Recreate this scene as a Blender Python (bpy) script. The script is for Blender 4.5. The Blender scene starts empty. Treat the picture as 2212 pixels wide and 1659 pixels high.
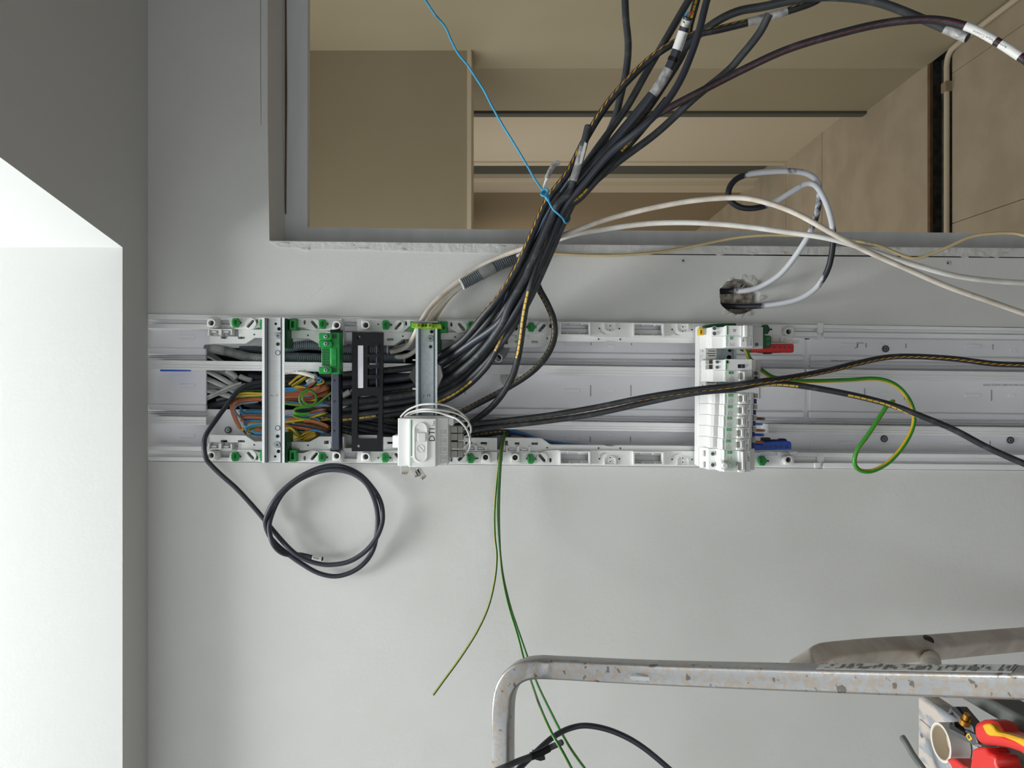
import bpy, bmesh, math, random
from mathutils import Vector, Matrix
from mathutils.geometry import tessellate_polygon

random.seed(11)
SC = bpy.context.scene
COL = SC.collection
# ------------------------------------------------------------------ camera
W, H, CX, CY = 2212, 1659, 1106.0, 829.5
F = 1660.0          # focal length in pixels
D = 1.33            # camera to wall, metres
ZC = 1.80           # camera height
cam_d = bpy.data.cameras.new('camera')
cam_d.sensor_width = 36.0
cam_d.lens = F / W * 36.0
cam_d.clip_start = 0.02
cam = bpy.data.objects.new('camera', cam_d)
COL.objects.link(cam)
# the phone was held on its side: picture-left is up in the room
cam.matrix_world = Matrix(((0, 1, 0, 0), (0, 0, -1, -D), (-1, 0, 0, ZC), (0, 0, 0, 1)))
SC.camera = cam
# ------------------------------------------------------------------ world, lights, exposure
wd = bpy.data.worlds.new('daylight')
SC.world = wd
wd.use_nodes = True
bg = wd.node_tree.nodes['Background']
bg.inputs[0].default_value = (0.86, 0.93, 1.0, 1)
bg.inputs[1].default_value = 0.5


def area(name, loc, target, sx, sy, power, col):
    l = bpy.data.lights.new(name, 'AREA')
    l.shape = 'RECTANGLE'
    l.size, l.size_y, l.energy, l.color = sx, sy, power, col
    o = bpy.data.objects.new(name, l)
    COL.objects.link(o)
    o.location = loc
    o.rotation_euler = (Vector(target) - Vector(loc)).to_track_quat('-Z', 'Y').to_euler()
    return o


area('skylight_daylight', (-0.72, -0.52, 4.25), (-0.68, -0.49, 0), 1.85, 0.7, 105, (0.97, 0.99, 1.0))
area('window_daylight', (-0.9, -3.45, 1.2), (0.4, 0.0, 1.3), 1.8, 1.4, 13, (0.95, 0.98, 1.0))
area('corridor_fill', (-0.3, 1.35, 2.4), (1.3, 1.35, 1.2), 1.4, 0.9, 13, (1.0, 0.95, 0.86))  # unseen area light added for the room past the opening
area('far_corridor_fill', (0.1, 3.4, 2.3), (1.2, 3.8, 0.6), 0.9, 1.8, 22, (1.0, 0.95, 0.87))  # unseen fill added to light the far panels and trims evenly
area('end_corridor_fill', (0.2, 6.3, 2.3), (0.7, 7.2, 0), 0.8, 1.2, 20, (1.0, 0.93, 0.8))  # unseen fill added to lift the dark corridor end
SC.view_settings.view_transform = 'Standard'
SC.view_settings.look = 'None'
SC.view_settings.exposure = 0.0
SC.view_settings.gamma = 1.0
SC.view_settings.use_curve_mapping = False


# ------------------------------------------------------------------ materials
def lin(c):
    r = []
    for v in c[:3]:
        v = v / 255.0
        r.append(v / 12.92 if v <= 0.04045 else ((v + 0.055) / 1.055) ** 2.4)
    return (r[0], r[1], r[2], 1.0)


def mat(name, c, rough=0.5, metal=0.0, spec=0.5, c2=None, scale=40.0, amt=0.5, bump=0.0, bscale=200.0, trans=0.0,
        stretch=None, detail=4.0, lo=0.4, hi=0.6, c3=None, s3=120.0, lo3=0.62):
    m = bpy.data.materials.new(name)
    m.use_nodes = True
    nt = m.node_tree
    b = nt.nodes['Principled BSDF']
    b.inputs['Base Color'].default_value = lin(c)
    b.inputs['Roughness'].default_value = rough
    b.inputs['Metallic'].default_value = metal
    b.inputs['Specular IOR Level'].default_value = spec
    if trans:
        b.inputs['Transmission Weight'].default_value = trans
        b.inputs['IOR'].default_value = 1.45
    if c2 or bump:
        tc = nt.nodes.new('ShaderNodeTexCoord')
        mp = nt.nodes.new('ShaderNodeMapping')
        nt.links.new(tc.outputs['Object'], mp.inputs[0])
        if stretch:
            mp.inputs['Scale'].default_value = stretch
    if c2:
        nz = nt.nodes.new('ShaderNodeTexNoise')
        nz.inputs['Scale'].default_value = scale
        nz.inputs['Detail'].default_value = detail
        nt.links.new(mp.outputs[0], nz.inputs['Vector'])
        rp = nt.nodes.new('ShaderNodeValToRGB')
        rp.color_ramp.elements[0].position = lo
        rp.color_ramp.elements[1].position = hi
        rp.color_ramp.elements[0].color = (0, 0, 0, 1)
        rp.color_ramp.elements[1].color = (amt, amt, amt, 1)
        nt.links.new(nz.outputs['Fac'], rp.inputs[0])
        mx = nt.nodes.new('ShaderNodeMix')
        mx.data_type = 'RGBA'
        mx.inputs[6].default_value = lin(c)
        mx.inputs[7].default_value = lin(c2)
        nt.links.new(rp.outputs[0], mx.inputs[0])
        nt.links.new(mx.outputs[2], b.inputs['Base Color'])
        if c3:
            n3 = nt.nodes.new('ShaderNodeTexNoise')
            n3.inputs['Scale'].default_value = s3
            n3.inputs['Detail'].default_value = 8
            nt.links.new(mp.outputs[0], n3.inputs['Vector'])
            mr = nt.nodes.new('ShaderNodeMapRange')
            mr.inputs[1].default_value, mr.inputs[2].default_value = lo3, lo3 + 0.03
            nt.links.new(n3.outputs['Fac'], mr.inputs[0])
            m3 = nt.nodes.new('ShaderNodeMix')
            m3.data_type = 'RGBA'
            m3.inputs[7].default_value = lin(c3)
            nt.links.new(mr.outputs[0], m3.inputs[0])
            nt.links.new(mx.outputs[2], m3.inputs[6])
            nt.links.new(m3.outputs[2], b.inputs['Base Color'])
    if bump:
        n2 = nt.nodes.new('ShaderNodeTexNoise')
        n2.inputs['Scale'].default_value = bscale
        n2.inputs['Detail'].default_value = 3
        nt.links.new(mp.outputs[0], n2.inputs['Vector'])
        bp = nt.nodes.new('ShaderNodeBump')
        bp.inputs['Strength'].default_value = bump
        bp.inputs['Distance'].default_value = 0.002
        nt.links.new(n2.outputs['Fac'], bp.inputs['Height'])
        nt.links.new(bp.outputs[0], b.inputs['Normal'])
    return m


def node(nt, t, op=None, a=None, b=None):
    n = nt.nodes.new(t)
    if op:
        n.operation = op
    for i, x in enumerate((a, b)):
        if x is None:
            continue
        if isinstance(x, (int, float)):
            n.inputs[i].default_value = x
        else:
            nt.links.new(x, n.inputs[i])
    return n


def stripe_mat(name, base, stripe, period=0.008, duty=0.6, width=0.06, rough=0.5, dash=True, scuff=None, run=None, noisy=0.0, skew=0.0):
    """jacket with a printed stripe along the cable; u = metres along, v = around (0.5 = printed side)"""
    m = mat(name, base, rough)
    nt = m.node_tree
    b = nt.nodes['Principled BSDF']
    uv = nt.nodes.new('ShaderNodeUVMap')
    uv.uv_map = 'along'
    sp = nt.nodes.new('ShaderNodeSeparateXYZ')
    nt.links.new(uv.outputs[0], sp.inputs[0])
    dv = node(nt, 'ShaderNodeMath', 'SUBTRACT', sp.outputs[1], 0.5)
    av = node(nt, 'ShaderNodeMath', 'ABSOLUTE', dv.outputs[0])
    msk = node(nt, 'ShaderNodeMath', 'LESS_THAN', av.outputs[0], width)
    f = msk
    if dash:
        uu = sp.outputs[0]
        if skew:
            sk = node(nt, 'ShaderNodeMath', 'MULTIPLY', dv.outputs[0], skew)
            uu = node(nt, 'ShaderNodeMath', 'ADD', uu, sk.outputs[0]).outputs[0]
        fu = node(nt, 'ShaderNodeMath', 'FRACT', node(nt, 'ShaderNodeMath', 'DIVIDE', uu, period).outputs[0])
        lt = node(nt, 'ShaderNodeMath', 'LESS_THAN', fu.outputs[0], duty)
        f = node(nt, 'ShaderNodeMath', 'MULTIPLY', msk.outputs[0], lt.outputs[0])
        if run:
            fr = node(nt, 'ShaderNodeMath', 'FRACT', node(nt, 'ShaderNodeMath', 'DIVIDE', sp.outputs[0], run[0]).outputs[0])
            l2 = node(nt, 'ShaderNodeMath', 'LESS_THAN', fr.outputs[0], run[1])
            f = node(nt, 'ShaderNodeMath', 'MULTIPLY', f.outputs[0], l2.outputs[0])
    mx = nt.nodes.new('ShaderNodeMix')
    mx.data_type = 'RGBA'
    mx.inputs[6].default_value = lin(base)
    mx.inputs[7].default_value = lin(stripe)
    nt.links.new(f.outputs[0], mx.inputs[0])
    nt.links.new(mx.outputs[2], b.inputs['Base Color'])
    if scuff:
        tc = nt.nodes.new('ShaderNodeTexCoord')
        nz = nt.nodes.new('ShaderNodeTexNoise')
        nz.inputs['Scale'].default_value = 60
        nz.inputs['Detail'].default_value = 6
        nt.links.new(tc.outputs['Object'], nz.inputs['Vector'])
        rp = nt.nodes.new('ShaderNodeValToRGB')
        rp.color_ramp.elements[0].position = 0.52
        rp.color_ramp.elements[1].position = 0.75
        rp.color_ramp.elements[1].color = (0.55, 0.55, 0.55, 1)
        nt.links.new(nz.outputs['Fac'], rp.inputs[0])
        m2 = nt.nodes.new('ShaderNodeMix')
        m2.data_type = 'RGBA'
        m2.inputs[7].default_value = lin(scuff)
        nt.links.new(rp.outputs[0], m2.inputs[0])
        nt.links.new(mx.outputs[2], m2.inputs[6])
        nt.links.new(m2.outputs[2], b.inputs['Base Color'])
    return m


M = {}
M['wall'] = mat('wall_paint', (226, 226, 223), 0.75, c2=(219, 219, 215), scale=6, bump=0.12, bscale=120)
M['plaster'] = mat('rough_plaster', (220, 220, 217), 0.85, c2=(200, 198, 192), scale=30, bump=0.8, bscale=90)
M['ceiling'] = mat('ceiling_paint', (214, 213, 210), 0.8, bump=0.1, bscale=150)
M['shaft'] = mat('shaft_paint', (217, 218, 216), 0.7, bump=0.08, bscale=150)
M['stud'] = mat('grey_board', (224, 227, 229), 0.6, c2=(236, 239, 241), scale=8, stretch=(1, 1, 6), bump=0.15, bscale=40)
M['crack'] = mat('dark_crack', (40, 36, 32), 0.9)
M['beige_wall'] = mat('beige_wall_paint', (190, 183, 161), 0.8, c2=(184, 177, 154), scale=3, bump=0.1, bscale=150)
M['beige_shaded'] = mat('shaded_beige_wall', (174, 166, 144), 0.8, c2=(168, 160, 138), scale=3)  # wall beige darkened; shade on lintel and panel put into the colour
M['beige_trim'] = mat('beige_trim_paint', (222, 213, 195), 0.6)
M['beige_dark'] = mat('brown_door_paint', (158, 144, 122), 0.7)
M['floor_beyond'] = mat('dusty_board', (194, 184, 166), 0.8, c2=(172, 160, 140), scale=5, bump=0.4, bscale=60)
M['floor_main'] = mat('main_floor', (112, 108, 102), 0.8, c2=(96, 92, 88), scale=5)  # unseen floor darkened to cut bounce light
M['bare'] = mat('unseen_wall_dim_grey', (138, 136, 132), 0.85, bump=0.1)  # unseen room walls made greyer to lower the ambient light
M['wood'] = mat('brown_wood_edge', (120, 96, 72), 0.8, c2=(90, 70, 52), scale=20)
M['slot_dark'] = mat('dark_slot_shade', (46, 48, 48), 0.6, c2=(90, 90, 86), scale=30)  # lining of the floor gap, its shade put into the colour
M['pvc'] = mat('grey_white_pvc', (248, 248, 249), 0.45)
M['pvc_back'] = mat('trunking_back_pvc', (246, 246, 250), 0.5)
M['white'] = mat('white_plastic', (241, 242, 240), 0.38)
M['white2'] = mat('off_white_plastic', (234, 235, 230), 0.4)
M['greywhite'] = mat('light_grey_plastic', (206, 206, 202), 0.45)
M['green'] = mat('green_plastic', (16, 150, 62), 0.4)
M['dgreen'] = mat('dark_green_plastic', (14, 88, 44), 0.45)
M['lime'] = mat('lime_terminal_plastic', (150, 200, 40), 0.35, trans=0.2)
M['red'] = mat('red_plastic', (205, 40, 36), 0.4)
M['blue'] = mat('blue_plastic', (28, 84, 200), 0.4)
M['dblue'] = mat('dark_blue_plastic', (18, 46, 120), 0.45)
M['yellow'] = mat('yellow_plastic', (230, 190, 40), 0.4)
M['steel'] = mat('zinc_plated_steel', (244, 246, 247), 0.35, 0.1, c2=(234, 238, 240), scale=300, stretch=(1, 1, 0.1))
M['zinc'] = mat('pale_zinc_rail', (214, 224, 228), 0.4, 0.15, c2=(192, 205, 210), scale=200)
M['screw'] = mat('screw_steel', (170, 174, 178), 0.3, 0.9)
M['dark_screw'] = mat('dark_screw_steel', (96, 102, 106), 0.4, 0.8)
M['black'] = mat('black_plastic', (15, 16, 21), 0.38, 0, 0.35)
M['black_metal'] = mat('blued_bar', (74, 80, 94), 0.4, 0.3)
M['dark'] = mat('dark_recess', (16, 17, 19), 0.9)  # small dark parts; also shade of cavity and holes, put into the colour
M['hole'] = mat('dark_grey_recess', (70, 70, 70), 0.9)  # grey parts; also shade inside small holes, put into the colour
M['label'] = mat('pale_label_strip', (226, 226, 232), 0.5)
M['clear'] = mat('clear_plastic', (244, 244, 242), 0.12, trans=0.75)
M['tape'] = mat('clear_tape', (228, 228, 225), 0.25, trans=0.3, c2=(90, 90, 92), scale=80, amt=0.6)
M['white_tape'] = mat('white_label_tape', (236, 236, 232), 0.45)
M['ink'] = mat('black_print', (38, 38, 40), 0.6)
M['greyink'] = mat('grey_print', (120, 122, 122), 0.6)
M['slit'] = mat('slit_shade_grey', (176, 176, 182), 0.6)  # slits are flat grey bars, their recess shade put into the colour
M['gprint'] = mat('green_print', (46, 160, 80), 0.6)
M['wprint'] = mat('white_print', (235, 240, 235), 0.6)
M['mint'] = mat('pale_mint_plastic', (214, 226, 216), 0.4)
M['taupe'] = mat('taupe_toggle', (150, 146, 138), 0.45)
M['copper'] = mat('brown_wire', (176, 104, 68), 0.42)
M['dbrown'] = mat('dark_brown_wire', (112, 62, 48), 0.42)
M['skyblue'] = mat('light_blue_wire', (76, 154, 206), 0.42)
M['stringblue'] = mat('blue_string', (66, 164, 206), 0.5)
M['greywire'] = mat('grey_wire', (112, 120, 134), 0.45)
M['sheath'] = mat('pale_grey_sheath', (190, 192, 190), 0.5)
M['cord'] = mat('patch_cord_grey', (198, 197, 193), 0.45)
M['plug'] = mat('patch_plug_grey', (170, 166, 158), 0.4)
M['white_cable'] = mat('white_cable_jacket', (238, 236, 230), 0.45, c2=(208, 202, 192), scale=25, amt=0.6)
M['white_cable2'] = mat('dusty_white_cable_jacket', (230, 222, 210), 0.5, c2=(196, 184, 168), scale=30, amt=0.7)
M['beige_cable'] = mat('beige_cable_jacket', (206, 186, 142), 0.5, c2=(180, 158, 116), scale=20)
M['cable'] = mat('black_cable_jacket', (58, 61, 64), 0.5, c2=(98, 101, 104), scale=45, amt=0.6, lo=0.5, hi=0.8, detail=6)
M['cable2'] = mat('smooth_black_cable_jacket', (50, 54, 63), 0.42)
M['cable3'] = mat('dusty_black_cable_jacket', (50, 54, 58), 0.55, c2=(120, 124, 128), scale=90, amt=0.5, lo=0.5, hi=0.75, detail=6)
YEL = (206, 170, 58)
M['dashed'] = stripe_mat('black_jacket_slanted_yellow_dashes', (40, 42, 45), (214, 160, 44), 0.0125, 0.52, 0.042, scuff=(90, 92, 94), skew=0.10)
M['block'] = stripe_mat('black_jacket_yellow_block_print', (42, 45, 48), YEL, 0.010, 0.88, 0.055, scuff=(96, 99, 102), run=(0.19, 0.6))
M['finedash'] = stripe_mat('black_jacket_fine_yellow_dashes', (38, 41, 44), (170, 134, 42), 0.008, 0.6, 0.024, scuff=(92, 95, 98))
M['reddash'] = stripe_mat('black_jacket_red_dashes', (44, 40, 44), (104, 34, 42), 0.0125, 0.5, 0.034, scuff=(80, 78, 80), skew=0.10)
M['bluestripe'] = stripe_mat('black_jacket_pale_blue_stripe', (36, 38, 41), (136, 160, 200), 1, 1, 0.06, dash=False)
M['earth'] = stripe_mat('green_yellow_wire', (60, 148, 44), (222, 178, 44), 1, 1, 0.12, dash=False, rough=0.4)
M['earthy'] = stripe_mat('yellow_green_wire', (214, 176, 52), (62, 142, 60), 1, 1, 0.09, dash=False, rough=0.4)
M['earththin'] = stripe_mat('thin_green_yellow_wire', (38, 112, 46), (160, 142, 50), 1, 1, 0.08, dash=False, rough=0.4)
M['conduit'] = mat('dark_grey_conduit', (112, 120, 126), 0.5)
M['conduit_pale'] = mat('pale_grey_conduit', (158, 160, 158), 0.5, c2=(110, 114, 116), scale=40)
M['conduit_end'] = mat('conduit_white_inside', (232, 232, 230), 0.5)
M['alu'] = mat('paint_spattered_aluminium', (162, 163, 165), 0.32, 0.55, c2=(164, 154, 142), scale=150, amt=0.85, lo=0.47, hi=0.55, detail=10, bump=0.12, bscale=150, c3=(112, 106, 100), s3=90, lo3=0.63)
M['alu_dark'] = mat('dull_aluminium', (226, 217, 205), 0.5, 0.2, c2=(206, 196, 184), scale=25, amt=1.0, detail=6)
M['plat'] = mat('paint_spattered_platform', (190, 180, 170), 0.6, 0.1, c2=(150, 154, 160), scale=70, amt=1.0, lo=0.47, hi=0.56, detail=10, stretch=(1, 0.45, 1), bump=0.25, bscale=120, c3=(104, 102, 112), s3=85, lo3=0.66)
M['rail_grey'] = mat('grey_green_side_channel', (98, 102, 97), 0.6, 0.2)
M['tool_steel'] = mat('tool_grey_steel', (96, 98, 102), 0.45, 0.5)
M['tool_dark'] = mat('tool_edge_dark', (40, 38, 38), 0.5, 0.4)
M['brass'] = mat('brass', (190, 140, 60), 0.3, 0.9)
M['tool_red'] = mat('red_grip', (206, 44, 38), 0.42)
M['tool_yellow'] = mat('yellow_grip', (222, 168, 20), 0.42)
M['tape_roll'] = mat('white_tape_roll', (216, 216, 210), 0.4)
M['tape_core'] = mat('cream_tape_core', (196, 184, 164), 0.6)
M['masonry'] = mat('grey_brown_masonry', (238, 230, 218), 0.9, c2=(172, 160, 146), scale=45, amt=1.0, bump=1.0, bscale=60)


# ------------------------------------------------------------------ geometry helpers
def P(px, py, d=0.0):
    """point at depth d in front of the wall that the photograph shows at pixel (px, py)"""
    s = (D - d) / F
    return Vector(((CY - py) * s, -d, ZC + (CX - px) * s))


class MB:
    def __init__(self):
        self.v, self.f, self.uv = [], [], []

    def face(self, idx, uv=None):
        self.f.append(tuple(idx))
        self.uv.append(uv)

    def add(self, vs):
        n = len(self.v)
        self.v += [Vector(v) for v in vs]
        return n

    def solid(self, loops, off):
        """planar polygon (first loop outer, others holes) extruded by off"""
        off = Vector(off)
        flat = [Vector(p) for lp in loops for p in lp]
        n = self.add(flat)
        m = self.add([p + off for p in flat])
        k = len(flat)
        if len(loops) == 1:
            self.face(range(n, n + k))
            self.face(range(m + k - 1, m - 1, -1))
        else:
            bm = bmesh.new()
            bv = [bm.verts.new((p - flat[0]) * 1000) for p in flat]
            s = 0
            for lp in loops:
                c = len(lp)
                for i in range(c):
                    bm.edges.new((bv[s + i], bv[s + (i + 1) % c]))
                s += c
            bm.verts.index_update()
            r = bmesh.ops.triangle_fill(bm, use_beauty=True, edges=bm.edges[:])
            for f in bm.faces:
                t = [v.index for v in f.verts]
                self.face([n + i for i in t])
                self.face([m + i for i in reversed(t)])
            bm.free()
        s = 0
        for lp in loops:
            c = len(lp)
            for i in range(c):
                j = (i + 1) % c
                self.face((n + s + i, n + s + j, m + s + j, m + s + i))
            s += c
        return self

    def prism(self, poly, d0, d1, holes=()):
        """pixel polygon seen at front depth d1, extruded straight back to d0"""
        return self.solid([[P(x, y, d1) for x, y in lp] for lp in [poly] + list(holes)], (0, d1 - d0, 0))

    def box(self, x0, y0, x1, y1, d0, d1):
        return self.prism([(x0, y0), (x1, y0), (x1, y1), (x0, y1)], d0, d1)

    def disk(self, px, py, r, d0, d1, n=20, hole=0):
        ci = lambda q, s=1: [(px + q * math.cos(s * 2 * math.pi * i / n), py + q * math.sin(s * 2 * math.pi * i / n)) for i in range(n)]
        return self.prism(ci(r), d0, d1, [ci(hole)] if hole else ())

    def wbox(self, x0, x1, y0, y1, z0, z1):
        return self.solid([[(x0, y0, z0), (x1, y0, z0), (x1, y0, z1), (x0, y0, z1)]], (0, y1 - y0, 0))

    def sweep(self, pts, prof, ref=Vector((0, -1, 0)), cap=True, turn=0.0, scales=None, turns=None):
        """closed profile (list of (a, b)) swept along pts; a lies along ref, b across"""
        n, k = len(pts), len(prof)
        base = len(self.v)
        prev = None
        u = 0.0
        us = []
        for i, p in enumerate(pts):
            t = (pts[min(i + 1, n - 1)] - pts[max(i - 1, 0)])
            t = t.normalized() if t.length > 1e-9 else Vector((0, 0, 1))
            a = ref - t * ref.dot(t)
            if prev is not None:
                tp = prev - t * prev.dot(t)
                if a.length < 0.35:
                    a = tp
                elif a.dot(tp) < 0:
                    a = -a if a.length < 0.5 else a
            if a.length < 1e-6:
                a = t.orthogonal()
            a.normalize()
            prev = a
            b = t.cross(a)
            sc = scales[i] if scales else 1.0
            if turns:
                ct, st = math.cos(turns[i]), math.sin(turns[i])
                pr = [(x * ct - y * st, x * st + y * ct) for x, y in prof]
            else:
                pr = prof
            for (qa, qb) in pr:
                self.v.append(p + a * (qa * sc) + b * (qb * sc))
            if i:
                u += (p - pts[i - 1]).length
            us.append(u)
        for i in range(n - 1):
            for j in range(k):
                j2 = (j + 1) % k
                v0, v1 = j / k, (j + 1) / k
                self.face((base + i * k + j, base + i * k + j2, base + (i + 1) * k + j2, base + (i + 1) * k + j),
                          ((us[i], v0), (us[i], v1), (us[i + 1], v1), (us[i + 1], v0)))
        if cap:
            self.face([base + j for j in reversed(range(k))])
            self.face([base + (n - 1) * k + j for j in range(k)])
        return self

    def tube(self, pts, r, k=10, cap=True, turn=0.0, scales=None):
        if isinstance(turn, tuple):
            n = len(pts)
            m = len(turn) - 1
            turns = []
            for i in range(n):
                f = i / max(1, n - 1) * m
                j = min(int(f), m - 1)
                turns.append(turn[j] + (turn[j + 1] - turn[j]) * (f - j))
            turn = 0.0
        else:
            turns = None
        # v runs 0..1 round the jacket and v = 0.5 faces the camera side (-Y) plus turn
        prof = [(r * math.cos(2 * math.pi * (j / k - 0.5) + turn), r * math.sin(2 * math.pi * (j / k - 0.5) + turn)) for j in range(k)]
        return self.sweep(pts, prof, cap=cap, scales=scales, turns=turns)

    def mesh(self, name, org=Vector((0, 0, 0)), smooth=35):
        me = bpy.data.meshes.new(name)
        me.from_pydata([v - org for v in self.v], [], self.f)
        if any(self.uv):
            l = me.uv_layers.new(name='along')
            i = 0
            for f, q in zip(self.f, self.uv):
                for c in range(len(f)):
                    if q:
                        l.data[i].uv = q[c]
                    i += 1
        me.validate()
        bm = bmesh.new()
        bm.from_mesh(me)
        bmesh.ops.recalc_face_normals(bm, faces=bm.faces)
        bm.to_mesh(me)
        bm.free()
        if smooth:
            me.shade_smooth()
            me.set_sharp_from_angle(angle=math.radians(smooth))
        return me


def spl(pts, sub=6):
    """Catmull-Rom through world points"""
    p = [Vector(q) for q in pts]
    p = [p[0] * 2 - p[1]] + p + [p[-1] * 2 - p[-2]]
    out = []
    for i in range(1, len(p) - 2):
        a, b, c, d = p[i - 1:i + 3]
        for k in range(sub):
            t = k / sub
            out.append(0.5 * ((2 * b) + (c - a) * t + (2 * a - 5 * b + 4 * c - d) * t * t + (3 * b - a - 3 * c + d) * t ** 3))
    out.append(p[-2])
    return out


def path(px, d0=0.0, sub=6):
    """pixel path [(x, y[, depth])]; depth carries over, and is filled in linearly between given values"""
    ds = [q[2] if len(q) > 2 else None for q in px]
    if ds[0] is None:
        ds[0] = d0
    known = [i for i, x in enumerate(ds) if x is not None]
    for i in range(len(ds)):
        if ds[i] is None:
            lo = max(k for k in known if k < i)
            hi = [k for k in known if k > i]
            if hi:
                t = (i - lo) / (hi[0] - lo)
                ds[i] = ds[lo] * (1 - t) + ds[hi[0]] * t
            else:
                ds[i] = ds[lo]
    return spl([P(q[0], q[1], z) for q, z in zip(px, ds)], sub)


def text(mb, s, px, py, size, d, way='up', align='LEFT', slant=None):
    """flat lettering; way = reading direction in the picture; size = letter height in pixels"""
    cu = bpy.data.curves.new('t', 'FONT')
    cu.body = s
    cu.size = 1.0
    cu.align_x = align
    cu.resolution_u = 2
    ob = bpy.data.objects.new('t', cu)
    me = bpy.data.meshes.new_from_object(ob)
    k = size * (D - d) / F / 0.7
    o = P(px, py, d)
    X, Z = Vector((1, 0, 0)), Vector((0, 0, 1))
    if isinstance(way, tuple):
        a = Vector((way[0][0], 0, way[0][2])).normalized()
        b = Vector((0, -1, 0)).cross(a)
    else:
        a, b = {'up': (X, Z), 'right': (-Z, X), 'left': (Z, -X), 'down': (-X, -Z)}[way]
    n = mb.add([o + a * (v.co.x * k) + b * (v.co.y * k) for v in me.vertices])
    for p in me.polygons:
        mb.face([n + i for i in p.vertices])
    bpy.data.objects.remove(ob)
    bpy.data.curves.remove(cu)
    bpy.data.meshes.remove(me)
    return mb


LABELS = {}


def thing(name, label, cat, loc, group=None):
    o = bpy.data.objects.new(name, None)
    COL.objects.link(o)
    o.location = loc
    o['label'], o['category'] = label, cat
    if group:
        o['group'] = group
    o.empty_display_size = 0.02
    o['_o'] = list(loc)
    return o


def origin(o):
    t = Vector((0, 0, 0))
    while o is not None:
        t += Vector(o.location)
        o = o.parent
    return t


def part(name, mb, m, parent, label=None, bevel=0, kind=None, smooth=35):
    me = mb.mesh(name, origin(parent) if parent else Vector((0, 0, 0)), smooth)
    me.materials.append(M[m])
    o = bpy.data.objects.new(name, me)
    COL.objects.link(o)
    if parent:
        o.parent = parent
    if label:
        o['label'] = label
    if kind:
        o['kind'] = kind
    if bevel:
        md = o.modifiers.new('edge', 'BEVEL')
        md.width, md.segments, md.limit_method, md.angle_limit = bevel, 2, 'ANGLE', math.radians(40)
    return o


def single(name, mb, m, label, cat, loc=None, group=None, bevel=0):
    """a thing that is one mesh, its origin at loc"""
    loc = loc if loc is not None else mb.v[0].copy()
    me = mb.mesh(name, loc)
    me.materials.append(M[m])
    o = bpy.data.objects.new(name, me)
    COL.objects.link(o)
    o.location = loc
    o['label'], o['category'] = label, cat
    if group:
        o['group'] = group
    if bevel:
        md = o.modifiers.new('edge', 'BEVEL')
        md.width, md.segments, md.limit_method, md.angle_limit = bevel, 2, 'ANGLE', math.radians(40)
    return o


def struct(name, mb, m, parent=None):
    me = mb.mesh(name)
    me.materials.append(M[m])
    o = bpy.data.objects.new(name, me)
    COL.objects.link(o)
    if parent:
        o.parent = parent
    else:
        o['kind'] = 'structure'
    return o


def copy_tree(o, parent=None):
    c = o.copy()
    COL.objects.link(c)
    if parent:
        c.parent = parent
    for ch in o.children:
        copy_tree(ch, c)
    return c


def rad(wpx, d):
    return wpx / 2 * (D - d) / F


# ------------------------------------------------------------------ the room this side of the wall
CEIL = ZC + 0.63


def yT(x):      # upper edge of the trunking slot in the wall (picture y)
    return 677.5 + 0.0160 * (x - 320)


def yB(x):      # lower edge
    return 996.5 + 0.0109 * (x - 320)


xf = 1106 + ZC / (D / F)     # picture x of the floor line on the wall
# wall to the right of the trunking, with the big opening and the torn hole
hole = []
hr = random.Random(5)
for i in range(34):
    a = 2 * math.pi * i / 34
    rr = 1 + hr.uniform(-0.05, 0.05)
    hole.append((1597 + 44 * rr * math.cos(a), 640 + 39 * rr * math.sin(a)))
xt = 1106 - 0.63 / (D / F)
mb = MB()
mb.prism([(xt, -2200), (xt, yT(320)), (xf, yT(xf)), (xf, 541), (2260, 536), (1250, 528), (582, 520), (578, 250), (577, -2200)],
         -0.095, 0.0, [hole])
wall_r = struct('wall_back_right', mb, 'wall')
mb = MB()
mb.prism([(xt, yB(320)), (xf, yB(xf)), (xf, 4300), (xt, 4300)], -0.095, 0.0)
wall_l = struct('wall_back_left', mb, 'wall')
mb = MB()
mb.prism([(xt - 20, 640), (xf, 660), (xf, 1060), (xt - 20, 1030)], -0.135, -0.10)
struct('wall_cavity_back', mb, 'dark')  # near-black backing sheet, the cavity's shade painted into it
# rubble behind the hole
mb = MB()
g = random.Random(3)
N = 14
base = mb.add([P(1545 + 110 * i / N, 590 + 110 * j / N, -0.035 + g.uniform(-0.012, 0.010)) for j in range(N + 1) for i in range(N + 1)])
for j in range(N):
    for i in range(N):
        a = base + j * (N + 1) + i
        mb.face((a, a + 1, a + N + 2, a + N + 1))
part('rubble_infill', mb, 'masonry', wall_r, 'grey brown rubble inside the torn hole')
# torn paper flaps round the hole
for i in range(22):
    a = math.radians(g.choice([g.uniform(215, 380), g.uniform(215, 380), g.uniform(60, 130)]))
    cx, cy = 1597 + 43.5 * math.cos(a), 640 + 38.5 * math.sin(a)
    w, L = g.uniform(3, 8), g.uniform(3, 11)
    ta, tb = a + math.pi / 2, a + g.uniform(-.5, .5)
    mb = MB()
    q = [(cx - w * math.cos(ta), cy - w * math.sin(ta)), (cx + w * math.cos(ta), cy + w * math.sin(ta)),
         (cx + L * math.cos(tb) + w * .5 * math.cos(ta), cy + L * math.sin(tb) + w * .5 * math.sin(ta)), (cx + L * 1.15 * math.cos(tb), cy + L * 1.15 * math.sin(tb)), (cx + L * .7 * math.cos(tb) - w * .7 * math.cos(ta), cy + L * .7 * math.sin(tb) - w * .7 * math.sin(ta))]
    mb.prism(q, -0.001, g.uniform(.0010, .0030))
    part('torn_paper', mb, 'plaster', wall_r)
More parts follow.
